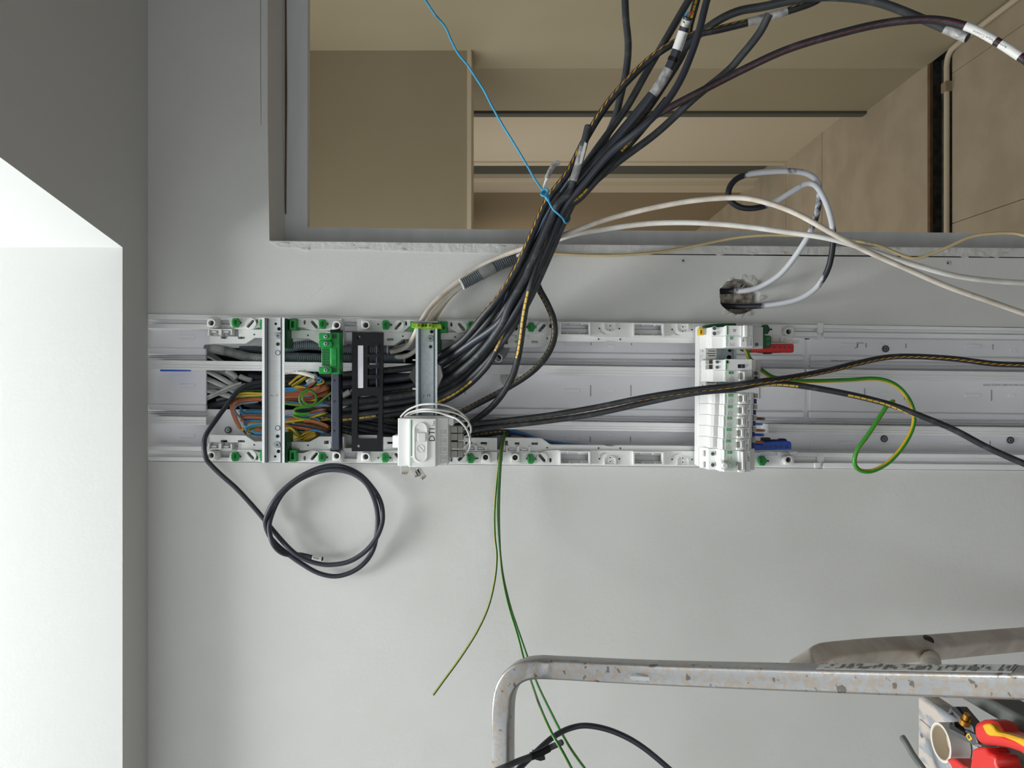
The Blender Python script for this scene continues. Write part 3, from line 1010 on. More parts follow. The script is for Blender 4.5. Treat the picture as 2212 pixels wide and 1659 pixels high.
r1 = thing('mounting_rail', 'bright silver mounting rail across the panel above the green block', 'rail', P(590, 842, 0.045))
mb = MB(); mb.box(575.5, 686, 606.5, 998, 0.034, 0.0365)
part('web', mb, 'steel', r1)
for a, b in ((566, 571.5), (609.5, 614.5)):
    mb = MB(); mb.box(a, 686, b, 1000, 0.043, 0.045); part('lip', mb, 'steel', r1)
for a, b in ((571, 576.5), (606, 610)):
    mb = MB(); mb.box(a, 687, b, 999, 0.0345, 0.0445); part('channel_side', mb, 'dark_screw', r1)
def rail_bits(o, pts, d):
    for x, y, k in pts:
        if k == 's':
            mb = MB(); mb.disk(x, y, 7, d - .002, d + 0.003, 18); sh = part('screw_head', mb, 'screw', o, bevel=0.0006)
            mb = MB(); mb.box(x - 3.2, y - .9, x + 3.2, y + .9, d + .002, d + 0.0035); mb.box(x - .9, y - 3.2, x + .9, y + 3.2, d + .002, d + 0.0035); part('screw_cross', mb, 'dark_screw', sh)
        elif k == 'w':
            mb = MB(); mb.disk(x, y, 5.5, d - .002, d + 0.0008, 16, 4.2); sh = part('rivet_rim', mb, 'dark_screw', o)
            mb = MB(); mb.disk(x, y, 4.2, d - .002, d + 0.0006, 14); part('rivet', mb, 'white', sh)
        elif k == 'g':
            mb = MB(); mb.disk(x, y, 3.8, d - .002, d + 0.0008, 14, 2); part('stud_ring', mb, 'dgreen', o)
            mb = MB(); mb.disk(x, y, 2, d - .002, d + 0.0006, 10); part('stud', mb, 'dark', o)
        else:
            mb = MB(); mb.disk(x, y, k, d - .002, d + 0.0004, 14); part('hole', mb, 'dark', o)
rail_bits(r1, [(595.5, 699.5, 2.6), (602.5, 710.5, 3.8), (600, 725, 's'), (600, 743.5, 'g'), (600, 762, 'w'),
               (599.5, 924.5, 'w'), (599.3, 942.5, 'g'), (598.5, 961, 's'), (601.5, 975, 3.8), (594.3, 986, 2.6)], 0.0365)
printed(r1, '21  N', 601, 852, 5, 0.0367, 'left', 'greyink')
for S, y0, y1 in ((U, 688, 752), (L, 934, 999)):
    o = thing('rail_end_clip', 'green end clip carrying the bright silver rail, %s side' % ('right' if S.u else 'left'), 'clip', P(620, (y0 + y1) / 2, 0.02))
    mb = MB(); mb.box(613, y0, 621, y1, 0.0, 0.034); part('cheek', mb, 'dgreen', o, bevel=0.001)
    q0, q1 = (688, 713) if S.u else (972, 998)
    mb = MB(); mb.prism([(625, q0), (640, q0), (640, q1), (625, q1)], 0.01, 0.030, [[(629, q0 + 6), (634, q0 + 6), (634, q1 - 6), (629, q1 - 6)]]); part('lug', mb, 'green', o, bevel=0.0006)
    mb = MB(); mb.box(561.5, q0 + 2, 568, q1 - 2, 0.01, 0.030); part('lug', mb, 'green', o, bevel=0.0006)
    mb = MB(); mb.box(561, q0 + 8, 640, q1 - 8, 0.01, 0.022); part('bridge', mb, 'dgreen', o)

r2 = thing('mounting_rail', 'pale zinc mounting rail running up to the white telephone module', 'rail', P(920, 800, 0.045))
mb = MB(); mb.box(907.5, 702, 937, 1000, 0.034, 0.0365); part('web', mb, 'zinc', r2)
for a, b in ((898, 903.5), (940, 944.5)):
    mb = MB(); mb.box(a, 707, b, 1000, 0.043, 0.045); part('lip', mb, 'zinc', r2)
for a, b in ((903, 908), (936.5, 941)):
    mb = MB(); mb.box(a, 707, b, 1000, 0.0345, 0.0445); part('channel_side', mb, 'dark_screw', r2)
rail_bits(r2, [(932.5, 716.5, 3.9), (929.5, 731, 's'), (930, 749, 'g')], 0.0365)
printed(r2, 'J  19', 914.5, 857.5, 6, 0.0367, ((0, 0, -1), (1, 0, 0)), 'ink')
o = thing('rail_end_clip', 'green end clip carrying the pale zinc rail, right side', 'clip', P(950, 710, 0.02))
mb = MB(); mb.box(943.5, 702, 950, 758, 0.0, 0.034); part('cheek', mb, 'dgreen', o, bevel=0.001)
mb = MB(); mb.prism([(950, 694), (966, 694), (966, 718), (950, 718)], 0.01, 0.030, [[(957, 700), (960, 700), (960, 711), (957, 711)]]); part('lug', mb, 'green', o, bevel=0.0006)
mb = MB(); mb.box(886, 694, 896, 716, 0.01, 0.026); part('lug', mb, 'green', o, bevel=0.0006)
et = thing('earth_terminal', 'lime green clear earth terminal on the end of the pale zinc rail', 'terminal', P(920, 703, 0.05))
mb = MB(); mb.prism([(889, 697), (953, 700), (954, 709.5), (910, 709), (889, 707.5)], 0.030, 0.056); part('body', mb, 'lime', et, bevel=0.0008)
for x in (905, 929):
    mb = MB(); mb.box(x - 5.5, 698, x + 5.5, 708, 0.05, 0.060); part('wire_entry', mb, 'lime', et, bevel=0.0006)
    mb = MB(); mb.disk(x, 702.5, 3, 0.055, 0.0604, 12); part('entry_hole', mb, 'wood', et)
for x in (914, 920):
    mb = MB(); mb.disk(x, 703, 2.2, 0.05, 0.0568, 10); part('test_hole', mb, 'dark', et)
mb = MB(); mb.box(891, 693.5, 946, 697, 0.035, 0.052); part('clamp_foot', mb, 'screw', et)
for sx, m_, lab in ((-1, 'hole', 'dark grey faceted cable guide on the upper edge of the pale rail'), (1, 'greywhite', 'light grey faceted cable guide on the lower edge of the pale rail')):
    o = thing('cable_guide', lab, 'guide', P(921 + sx * 25, 812, 0.03))
    q = [(900, 786), (890, 799), (883, 812), (891, 824), (900, 837)] if sx < 0 else [(944, 786), (951, 790), (956, 812), (950, 826), (944, 838)]
    mb = MB(); mb.prism(q, 0.02, 0.034); part('wing', mb, m_, o)
    mb = MB()
    if sx < 0:
        mb.box(891, 776, 899, 779, 0.01, 0.03); mb.box(891, 838, 899, 842, 0.01, 0.03)
    else:
        mb.box(950, 787, 957, 829, 0.005, 0.018)
    part('hook', mb, 'greywhite' if sx < 0 else 'hole', o)
r3 = thing('mounting_rail', 'zinc mounting rail mostly hidden behind the breaker row', 'rail', P(1575, 850, 0.045))
mb = MB(); mb.box(1553, 701, 1585, 1012, 0.028, 0.0305); part('web', mb, 'zinc', r3)
for a, b in ((1546, 1552), (1585, 1591)):
    mb = MB(); mb.box(a, 701, b, 1012, 0.036, 0.038); part('lip', mb, 'zinc', r3)
rail_bits(r3, [(1576.5, 757, 'g'), (1575, 772, 5)], 0.0305)
for x, w in ((1553, 'dark green rail end clip above the breaker row on the right'),):
    mb = MB(); mb.prism([(1521, 703), (1540, 700), (1560, 698.5), (1590, 698.5), (1590, 706), (1521, 706)], 0.02, 0.060)
    single('rail_end_clip', mb, 'dgreen', w, 'clip', bevel=0.0008)
o = thing('colour_bar_holder', 'clear plastic holder with white arms under the red bar', 'holder', P(1690, 730, 0.01))
mb = MB(); mb.box(1668, 724, 1713, 741, 0.0, 0.0198); part('frame', mb, 'white2', o, bevel=0.0008)
mb = MB(); mb.box(1713, 734, 1727, 741, 0.0, 0.016); part('arm', mb, 'white', o, bevel=0.0005)
mb = MB(); mb.box(1686, 729, 1690, 738, 0.01, 0.024); part('rib', mb, 'white', o)
mb = MB(); mb.box(1696, 729, 1708, 734, 0.01, 0.022); part('rib', mb, 'white', o)
o = thing('colour_bar_holder', 'white plastic holder with clips above the lower left boss', 'holder', P(1690, 980, 0.01))
mb = MB(); mb.prism([(1640, 977), (1660, 974), (1705, 978), (1708, 990), (1690, 992), (1672, 986), (1640, 984)], 0.0, 0.0198); part('frame', mb, 'white2', o, bevel=0.0008)
mb = MB(); mb.prism([(1707, 976), (1722, 975), (1721, 982), (1707, 983)], 0.0, 0.026); part('arm', mb, 'white', o, bevel=0.0005)
mb = MB(); mb.box(1681, 976, 1687, 985, 0.01, 0.03); part('rib', mb, 'white', o)

# ------------------------------------------------------------------ black bar with the green earth block
bb = thing('terminal_bar', 'slim blue-black bar beside the green terminal block, across the panel', 'bar', P(724, 850, 0.04))
mb = MB(); mb.box(715.5, 720, 732.5, 972, 0.020, 0.040); part('bar', mb, 'black_metal', bb, bevel=0.0012)
mb = MB(); mb.box(728.5, 722, 736, 970, 0.018, 0.033); part('flank', mb, 'black', bb)
for y0, y1 in ((712, 719), (968, 975)):
    mb = MB(); mb.box(713, y0, 734, y1, 0.012, 0.036); part('foot', mb, 'black', bb, bevel=0.0008)
for y in (822, 867, 930.5):
    mb = MB(); mb.disk(722.5, y, 2, 0.03, 0.0403, 10); part('hole', mb, 'dark', bb)
printed(bb, 'CE', 725, 920, 5.5, 0.0402, 'up', 'ink')
gb = thing('terminal_block', 'green screw terminal block on the slim blue-black bar', 'terminal block', P(712, 762, 0.05))
mb = MB(); mb.prism([(694, 750), (714, 750), (714, 791), (694, 791)], 0.02, 0.052); part('body', mb, 'green', gb, bevel=0.0012)
mb = MB(); mb.prism([(713, 718), (734, 718), (734, 808), (713, 808)], 0.03, 0.056); part('body', mb, 'green', gb, bevel=0.0012)
for y0, y1 in ((719.5, 735), (735.5, 750), (792.5, 807.5)):
    mb = MB(); mb.prism([(688, y0 + 2), (690, y0), (713, y0), (717, y0 + 3), (717, y1 - 3), (713, y1), (690, y1), (688, y1 - 2)], 0.03, 0.062); gc = part('clamp', mb, 'green', gb, bevel=0.001)
    yc = (y0 + y1) / 2 - 0.5
    mb = MB(); mb.disk(703.5, yc, 4.3, 0.055, 0.0645, 16); part('screw_head', mb, 'screw', gc, bevel=0.0005)
    mb = MB(); mb.disk(703.5, yc, 1.7, 0.06, 0.0649, 8); part('screw_recess', mb, 'dark', gc)
for x0 in (695.5, 704):
    for k in range(7):
        y0 = 754 + k * 5.2
        mb = MB(); mb.box(x0, y0, x0 + 6.5, y0 + 3.6, 0.046, 0.0526); part('wire_slot', mb, 'dgreen', gb)
mb = MB(); mb.box(714, 751, 727, 792, 0.05, 0.0575); part('plate', mb, 'green', gb, bevel=0.001)
for y0 in (722, 795):
    mb = MB(); mb.box(719, y0, 727, y0 + 9, 0.05, 0.0565); part('slot', mb, 'dgreen', gb)
for y, s in ((786, 'CE'), (768, '100A')):
    printed(gb, s, 724, y, 5, 0.0577, 'up', 'dgreen')

# ------------------------------------------------------------------ black multimedia plate
bp = thing('patch_plate', 'black plate with four socket openings and a long window', 'plate', P(794, 846, 0.045))
S0 = [(760.5, 717), (827.5, 718), (826, 975.5), (759.5, 975)]
h = [[(772.3 + 0, 746), (772.3, 840), (786.5, 840), (786.5, 746)]]
for y0, y1 in ((747, 765), (771.5, 788), (795.5, 810), (818, 836)):
    h.append([(794, y0), (794, y1), (818, y1), (818, y0)])
h.append([(773, 856), (772, 938), (772, 948), (815, 948), (815, 940), (816.5, 936), (818, 880), (817, 860), (812, 855)])
for x, y in ((774.5, 728.5), (773, 963.5)):
    h.append([(x + 4 * math.cos(6.2832 * k / 14), y + 4 * math.sin(6.2832 * k / 14)) for k in range(14)])
mb = MB(); mb.prism(S0, 0.037, 0.046, h); part('panel', mb, 'black', bp, smooth=0)
mb = MB(); mb.box(772.5, 746, 785, 838.5, 0.038, 0.0455); part('label_strip', mb, 'label', bp, 'pale blank label strip', bevel=0.0005)
mb = MB(); mb.prism([(787, 742), (819, 742), (819, 839), (787, 839)], 0.030, 0.0475, h[1:5]); part('socket_frame', mb, 'black', bp, smooth=0)
for y0, y1 in ((747, 765), (771.5, 788), (795.5, 810), (818, 836)):
    mb = MB(); mb.box(812, y0 - 1, 815, y1 + 1, 0.034, 0.045); part('socket_latch', mb, 'black_metal', bp)
mb = MB(); mb.box(772, 940, 814, 949, 0.028, 0.036); part('window_ledge', mb, 'greywhite', bp)

# ------------------------------------------------------------------ telephone module
dt = thing('telephone_module', 'white telephone test module with four patch plugs in its lower edge', 'module', P(905, 956, 0.05))
mb = MB(); mb.prism([(859.5, 903.5), (883, 903.5), (883, 1007), (859, 1006.5)], 0.046, 0.092); part('terminal_cover', mb, 'white', dt, bevel=0.001)
mb = MB(); mb.prism([(882.5, 903.8), (942, 904), (942, 1009), (882, 1008.5)], 0.04, 0.103); part('front', mb, 'white', dt, bevel=0.0015)
mb = MB(); mb.prism([(944, 903), (968.5, 902), (967, 1006), (943, 1006.5)], 0.046, 0.088); part('lower_face', mb, 'white', dt, bevel=0.001)
mb = MB(); mb.prism([(968, 901), (980, 901), (980, 917), (976, 921), (968, 916)], 0.046, 0.084); part('corner_lug', mb, 'white2', dt, bevel=0.001)
mb = MB(); mb.prism([(966, 904), (974, 919), (973, 995), (966, 1003)], 0.046, 0.068); part('socket_row', mb, 'greywhite', dt)
mb = MB(); mb.box(848, 941, 861, 967, 0.02, 0.07); part('rail_clip', mb, 'white', dt, bevel=0.001)
mb = MB(); mb.prism([(876, 899), (980, 899), (980, 904), (866, 904)], 0.046, 0.086); part('top_side', mb, 'greywhite', dt)
mb = MB(); mb.box(887.5, 906.5, 889.6, 985, 0.1, 0.1034); part('green_line', mb, 'gprint', dt)


def stadium(x0, x1, y0, y1, n=9):
    r = (x1 - x0) / 2; cx = (x0 + x1) / 2
    return [(cx + r * math.cos(math.pi + math.pi * k / n), y0 + r + r * math.sin(math.pi + math.pi * k / n)) for k in range(n + 1)] + \
           [(cx + r * math.cos(math.pi * k / n), y1 - r + r * math.sin(math.pi * k / n)) for k in range(n + 1)]


mb = MB(); mb.prism(stadium(894, 923, 912.5, 998.5), 0.095, 0.1055, [stadium(896, 921, 914.5, 996.5)]); part('dial_rim', mb, 'white', dt)
mb = MB(); mb.prism(stadium(896, 921, 914.5, 996.5), 0.095, 0.1048, [[(897, 926), (897, 954), (920.5, 954), (920.5, 926)]]); dl = part('dial', mb, 'white', dt)
mb = MB(); mb.box(897, 926, 920.5, 954, 0.095, 0.1015); part('shutter_well', mb, 'mint', dl)
mb = MB(); mb.box(902, 935, 920, 953.5, 0.1, 0.1065); part('shutter', mb, 'white2', dl, bevel=0.0008)
mb = MB(); mb.disk(908.5, 969.5, 8.5, 0.1, 0.1053, 24, 7.6); mb.prism([(902, 962.5), (903, 962), (916, 976), (915, 977)], 0.1, 0.1053); part('moulded_sign', mb, 'white2', dl)
for k, y in enumerate((935.5, 954.5, 972.5, 991.5)):
    mb = MB(); mb.prism([(951.5, y - 7), (964.5, y - 7), (964.5, y + 7), (951.5, y + 7)], 0.085, 0.0886, [[(952.3, y - 6.2), (963.7, y - 6.2), (963.7, y + 6.2), (952.3, y + 6.2)]])
    mb.disk(961, y - 2, 3, 0.085, 0.0888, 14, 2.2); mb.disk(961, y - 2, 1, 0.085, 0.0888, 8)
    mb.prism([(953.5, y - 3), (954.5, y - 4), (957.5, y + 1), (956.5, y + 2)], 0.085, 0.0888)
    part('moulded_symbol', mb, 'greywhite', dt)
printed(dt, 'DTI', 939, 954, 13, 0.1034, 'up', 'ink')
printed(dt, 'Test', 939.5, 920.8, 4.8, 0.1034, 'up', 'ink')
printed(dt, 'Schneider', 889.5, 1007.5, 3.6, 0.1034, 'up', 'gprint')
printed(dt, 'Electric', 892.5, 1000, 2.4, 0.1034, 'up', 'gprint')

C8 = lambda cx, cy: (840 + cx / 8.732, 860 + cy / 8.732)
cords = [
    [(225, 350, .06), (300, 270), (400, 200), (600, 125, .10), (850, 108, .115), (1050, 130), (1250, 205), (1400, 310), (1490, 410, .10), (1510, 480), (1490, 540), (1420, 585, .075)],
    [(290, 340, .06), (400, 270), (600, 215, .10), (800, 210, .112), (1050, 235), (1300, 300), (1450, 390), (1530, 500, .105), (1550, 600), (1520, 680), (1420, 740, .075)],
    [(350, 335, .06), (480, 275), (650, 250, .10), (850, 255, .108), (1050, 305), (1250, 375, .115), (1420, 520), (1520, 680, .105), (1530, 790), (1480, 880), (1415, 910, .075)],
    [(395, 330, .06), (500, 270), (650, 245, .096), (900, 262, .10), (1100, 325), (1300, 400, .122), (1440, 540), (1520, 720, .112), (1535, 880), (1490, 1000), (1410, 1050, .075)]]
ords = ['topmost', 'second', 'third', 'lowest']
for k, c in enumerate(cords):
    yk = (929, 945, 963, 982)[k] - 1
    o = thing('patch_cable', 'light grey patch cable in the %s plug of the white module' % ('first', 'second', 'third', 'fourth, leftmost')[k], 'patch cable', P(985, yk, 0.06), 'patch cords in the telephone module')
    q = [C8(a[0], a[1]) + tuple(a[2:]) for a in c]
    q[-1] = (1003, yk, 0.066)
    mb = MB(); mb.tube(path(q, sub=7), rad(4.3, .1), 10); part('cord', mb, 'cord', o)
    mb = MB(); mb.box(973, yk - 7.2, 988, yk + 7.2, 0.050, 0.072); pg = part('plug', mb, 'plug', o, bevel=0.0008)
    mb = MB(); mb.box(988, yk - 7, 1000.5, yk + 7, 0.052, 0.069); part('boot', mb, 'plug', pg, bevel=0.0012)
    for x in (990, 993, 996):
        mb = MB(); mb.box(x, yk - 7.4, x + 1.2, yk + 7.4, 0.054, 0.0705); part('boot_rib', mb, 'sheath', pg)
for (x, y, a, w, n) in ((873, 1016, 0.0, 16, 'short clear plug hanging straight under the white module'), (899, 1022, -0.42, 17, 'clear plug hanging askew under the white module'), (910, 1028, -0.62, 13, 'clear plug tilted furthest below the white module')):
    o = thing('modular_plug', n, 'plug', P(x, y, 0.05))
    c, s = math.cos(a), math.sin(a)
    R = lambda lx, ly: (x + lx * c - ly * s, y + lx * s + ly * c)
    mb = MB(); mb.prism([R(-w / 2, -16), R(w / 2, -16), R(w / 2, 6), R(w / 2 - 2, 9), R(-w / 2, 9)], 0.045, 0.057); hs = part('housing', mb, 'clear', o, bevel=0.0006)
    mb = MB(); mb.prism([R(-w / 2 + 3, -18), R(0, -18), R(0, 4), R(-w / 2 + 3, 4)], 0.056, 0.0595); part('lock_tab', mb, 'clear', hs)
    for k in range(4):
        mb = MB(); lx = -w / 2 + 3.5 + k * 3
        mb.prism([R(lx, 3), R(lx + 1.2, 3), R(lx + 1.2, 8), R(lx, 8)], 0.05, 0.0575); part('contact', mb, 'brass' if k > 1 else 'greyink', hs)

# ------------------------------------------------------------------ breaker row
FD = 0.115
def zpx(px, d): return ZC + (CX - px) * (D - d) / F
def xpx(py, d=FD): return (CY - py) * (D - d) / F


def wprof(prof, ya, yb, dref=FD):
    """profile [(px, depth)] extruded across the picture from ya to yb (both seen at depth dref)"""
    mb = MB()
    xa, xb = xpx(ya, dref), xpx(yb, dref)
    mb.solid([[(xa, -d, zpx(px, d)) for px, d in prof]], (xb - xa, 0, 0))
    return mb


def wb(x0, x1, ya, yb, d0, d1, dref=FD):
    return wprof([(x0, d1), (x1, d1), (1106 + (x1 - 1106) * (D - d1) / (D - d0), d0), (1106 + (x0 - 1106) * (D - d1) / (D - d0), d0)], ya, yb, dref)


def rating(o, s, ya, name='rating_print'):
    printed(o, s, 1620.5, ya, 4.2, FD + .0004, 'up', 'ink', name=name)


def small_breaker(ya, yb, label):
    o = thing('circuit_breaker', label, 'circuit breaker', P(1570, (ya + yb) / 2, 0.02), 'narrow breakers side by side on the rail')
    part('body', wprof([(1518, .038), (1512, .052), (1530, .058), (1537, .080), (1554, .084), (1556.5, .108), (1563.5, .110), (1565, FD), (1623.5, FD), (1623.5, .096), (1627.5, .094), (1630, .04)], ya + .25, yb - .25), 'white', o, bevel=0.0004)
    part('label_field', wb(1572, 1594, ya + .8, yb - .8, FD - .001, FD + .0003), 'mint', o)
    tk = part('toggle_track', wb(1596, 1612.5, ya + .6, yb - .6, FD - .001, FD + .004), 'white', o, bevel=0.0015)
    part('toggle', wb(1595.5, 1603, ya + 6.5, yb - 5.5, FD, FD + .0062), 'taupe', tk, bevel=0.0012)
    part('toggle_tip', wb(1605.5, 1608.5, ya + 5, yb - 6, FD, FD + .0085), 'white', tk, bevel=0.0008)
    part('green_edge', wb(1594, 1595.4, ya + 7, yb - 7, FD, FD + .0006), 'gprint', o)
    part('rating_tab', wb(1613.5, 1615.5, ya + 5, yb - 5, FD, FD + .0025), 'white', o)
    printed(o, 'Schneider', 1569.5, yb - 1.4, 3.9, FD + .0004, 'up', 'gprint', name='maker_print')
    part('badge', wb(1573.5, 1578.6, ya + 2.3, ya + 8, FD, FD + .0006), 'gprint', o)
    part('badge', wb(1579.4, 1583.5, ya + 2.3, ya + 8, FD, FD + .0006), 'gprint', o)
    printed(o, 'G', 1577.8, ya + 7.2, 3.4, FD + .0008, 'up', 'wprint', name='badge_print')
    printed(o, 'B', 1582.8, ya + 6.8, 3.0, FD + .0008, 'up', 'wprint', name='badge_print')
    printed(o, 'Resi9', 1576, yb - 1.5, 2.4, FD + .0005, 'up', 'greyink', name='small_print')
    printed(o, 'XP 1P+N', 1580, yb - 1.5, 2.3, FD + .0005, 'up', 'greyink', name='small_print')
    printed(o, 'R9PFC6', 1583.4, yb - 1.5, 2.0, FD + .0005, 'up', 'greyink', name='small_print')
    printed(o, '3000 A', 1618, ya + 8.5, 2.0, FD + .0005, 'up', 'greyink', name='small_print')
    part('top_seam', wb(1545, 1545.8, ya + 1, yb - 1, .08, .0865), 'greywhite', o)
    part('terminal_live', wb(1630, 1637, ya + 1, ya + 11, .03, .078, .078), 'plug', o)
    part('terminal_neutral', wb(1630, 1634.5, ya + 13, yb - 1.5, .03, .074, .074), 'dblue', o, 'dark blue neutral terminal')
    return o


pitch = (972.3 - 848.9) / 5
b0 = small_breaker(848.9, 848.9 + pitch, 'narrow white breaker marked C2, nearest the two crossing black cables')
br = [b0]
step = P(1590, 848.9 + pitch, FD) - P(1590, 848.9, FD)
lean = Vector((0, 0, 0.0009))
names = ['narrow white breaker marked C16, directly left of the C2 one', 'narrow white breaker marked C16, middle of the five, with a brown wire tail',
         'narrow white breaker marked C20, between the middle one and the last', 'narrow white breaker marked C20, touching the wide main switch']
for k in range(4):
    c = copy_tree(b0)
    c.location = Vector(b0.location) + step * (k + 1) + lean * (k + 1)
    c['label'] = names[k]
    br.append(c)
bpy.context.view_layer.update()
for k, s in enumerate(('C2', 'C16', 'C16', 'C20', 'C20')):
    o = br[k]
    mb = text(MB(), s, 1620.5, 848.9 + pitch - 1.5, 4.6, FD + .0005, 'up')
    me = mb.mesh('rating_print', origin(b0), 0); me.materials.append(M['ink'])
    q = bpy.data.objects.new('rating_print', me); COL.objects.link(q); q.parent = o

ms = thing('main_switch', 'wide white main switch marked 63A with a round knob, left end of the row', 'main switch', P(1575, 996, 0.02))
part('body', wprof([(1516, .038), (1511, .052), (1524, .062), (1530, .082), (1546, .084), (1555, .108), (1562, .110), (1563.5, FD), (1621, FD), (1621, .090), (1630, .088), (1630, .04)], 972.6, 1019.5), 'white', ms, bevel=0.0005)
part('label_field', wb(1566, 1594, 973.2, 1018, FD - .001, FD + .0003), 'mint', ms)
part('toggle_track', wb(1595, 1611, 973.5, 1020, FD - .001, FD + .0045), 'white', ms, bevel=0.0015)
part('toggle', wb(1592.5, 1600.5, 998, 1015, FD, FD + .0065), 'taupe', ms, bevel=0.0012)
part('toggle_tip', wb(1603.5, 1607, 975, 1013, FD, FD + .0088), 'white', ms, bevel=0.0008)
part('green_edge', wb(1591, 1592.4, 999, 1013, FD, FD + .0006), 'gprint', ms)
part('rating_tab', wb(1611.5, 1614, 998, 1018, FD, FD + .0028), 'white', ms)
for y in (979.5, 1003.5):
    part('screw_well', MB().disk(1540, y + .8, 5, .082, .0875, 18, 4.0), 'greywhite', ms)
    part('screw_head', MB().disk(1540, y + .8, 4, .08, .0865, 16), 'dark_screw', ms, bevel=.0004)
    part('screw_slot', MB().box(1537.2, y + .3, 1542.8, y + 1.3, .086, .0869), 'dark', ms)
    part('wire_slot', MB().box(1519.5, y - 6, 1522, y + 7, .05, .0632), 'greywhite', ms, bevel=.0006)
kn = part('knob', MB().prism([(1562, 994), (1567, 997), (1575, 999), (1582, 1003), (1584.5, 1006.5), (1582, 1009.5), (1575, 1013), (1563, 1016)], FD, FD + .006), 'mint', ms, 'pale teardrop shaped turning knob', bevel=.0012)
part('knob_hub', MB().disk(1567, 1006, 6.5, FD, FD + .0105, 18), 'white', kn, bevel=.0012)
for k in range(6):
    part('knob_flute', MB().box(1559.5, 996 + k * 3.2, 1564, 998 + k * 3.2, FD - .004, FD + .007), 'white', kn)
printed(ms, 'Schneider', 1567.5, 992, 3.9, FD + .0005, 'up', 'gprint', name='maker_print')
part('badge', wb(1571.5, 1581, 974.4, 980, FD, FD + .0006), 'gprint', ms)
printed(ms, 'G', 1577, 979.2, 3.4, FD + .0008, 'up', 'wprint', name='badge_print')
printed(ms, 'Resi9', 1574, 994, 2.6, FD + .0005, 'up', 'greyink', name='small_print')
printed(ms, 'R9PFD', 1580.5, 994, 2.2, FD + .0005, 'up', 'greyink', name='small_print')
printed(ms, '63A', 1619, 996.5, 4.4, FD + .0005, 'up', 'ink', name='rating_print')
printed(ms, '30mA', 1616, 988, 2.4, FD + .0005, 'up', 'greyink', name='rating_print')

ds = thing('surge_protector', 'white double module with test lever and yellow clip, right end of the row', 'breaker', P(1575, 727, 0.02))
part('body', wprof([(1516, .038), (1511, .054), (1526, .060), (1537, .082), (1562, .086), (1566, .110), (1568, FD), (1626.5, FD), (1626.5, .08), (1648, .078), (1648, .04)], 703.2, 750.2), 'white', ds, bevel=0.0005)
part('lower_block', wb(1627, 1646.5, 703.5, 750, .05, .084), 'greywhite', ds, bevel=.0006)
part('half_seam', wb(1537, 1626, 725.6, 726.1, FD - .002, FD + .0002), 'greyink', ds)
part('lever_slot', wb(1600, 1606, 703.5, 726, FD, FD + .004), 'greywhite', ds, bevel=.0006)
part('lever', wb(1607, 1616, 703, 728, FD, FD + .009), 'white', ds, bevel=.0012)
part('button_block', wb(1599.5, 1614.5, 729, 749.5, FD, FD + .004), 'white', ds, bevel=.001)
part('test_button', wb(1605, 1613, 731.5, 738, FD + .002, FD + .0058), 'white2', ds, bevel=.0006)
part('button_edge', wb(1605, 1606, 731.5, 738.5, FD + .002, FD + .0061), 'greyink', ds)
part('green_line', wb(1570.5, 1573, 704, 723, FD, FD + .0005), 'gprint', ds)
for y in (709, 720.3):
    part('screw_well', MB().disk(1543.5, y, 4.6, .082, .0872, 16, 3.8), 'greywhite', ds)
    part('screw_head', MB().disk(1543.5, y, 3.8, .08, .0866, 14), 'dark_screw', ds, bevel=.0004)
part('screw_head', MB().disk(1635, 744, 3.8, .08, .0852, 14), 'dark_screw', ds, bevel=.0004)
part('yellow_clip', MB().prism([(1511, 710), (1514, 708), (1519, 708), (1519.5, 724), (1511.5, 724)], .045, .062, [[(1513.5, 713), (1517, 712), (1517, 720), (1513.5, 721)]]), 'yellow', ds, 'yellow locking clip', bevel=.0005)
printed(ds, 'Schneider', 1570.8, 747.5, 3.9, FD + .0005, 'up', 'gprint', name='maker_print')
part('badge', wb(1577, 1582.8, 727.5, 733.3, FD, FD + .0006), 'gprint', ds)
printed(ds, 'G', 1581.8, 732.4, 3.8, FD + .0008, 'up', 'wprint', name='badge_print')
for x, s in ((1579, 'Resi9'), (1583, 'XE'), (1587, '1P+N')):
    printed(ds, s, x, 748, 2.3, FD + .0005, 'up', 'greyink', name='small_print')
printed(ds, '6000 A C16', 1624, 748, 2.4, FD + .0005, 'up', 'greyink', name='rating_print')
mb = MB(); mb.prism([(1583, 713), (1585, 711), (1588, 711), (1589.5, 714), (1588, 717), (1585, 717)], FD, FD + .0004, [[(1584, 713.4), (1585.3, 712), (1587.6, 712), (1588.6, 714), (1587.6, 716), (1585.3, 716)]])
part('bell_print', mb, 'greyink', ds)

ct = thing('contactor', 'white double module with black slide switch, second from the right', 'contactor', P(1575, 800, 0.02))
part('body', wprof([(1520, .038), (1515, .054), (1528, .060), (1540, .082), (1563, .086), (1566, .110), (1567.5, FD), (1624.5, FD), (1624.5, .086), (1632, .084), (1634, .04)], 775.8, 824.3), 'white', ct, bevel=0.0005)
part('lower_block', wb(1631, 1644, 776, 799, .05, .070), 'greywhite', ct, bevel=.0006)
part('lower_block', wb(1627, 1642.5, 800, 823.5, .05, .088), 'white2', ct, bevel=.0006)
part('half_seam', wb(1545, 1624, 799.8, 800.3, FD - .002, FD + .0002), 'greyink', ct)
sw = part('switch_window', wb(1594, 1609, 787.2, 795.2, FD, FD + .0012), 'black', ct, bevel=.0004)
part('slide', wb(1601, 1606, 788.5, 794, FD, FD + .003), 'black_metal', sw, bevel=.0004)
part('indicator', wb(1570.5, 1573.6, 779, 785, FD, FD + .0008), 'dark', ct)
part('green_line', wb(1567.8, 1570, 778.5, 798.5, FD, FD + .0006), 'gprint', ct)
part('toggle_track', wb(1597.5, 1614.5, 801, 824, FD - .001, FD + .005), 'white', ct, bevel=.0015)
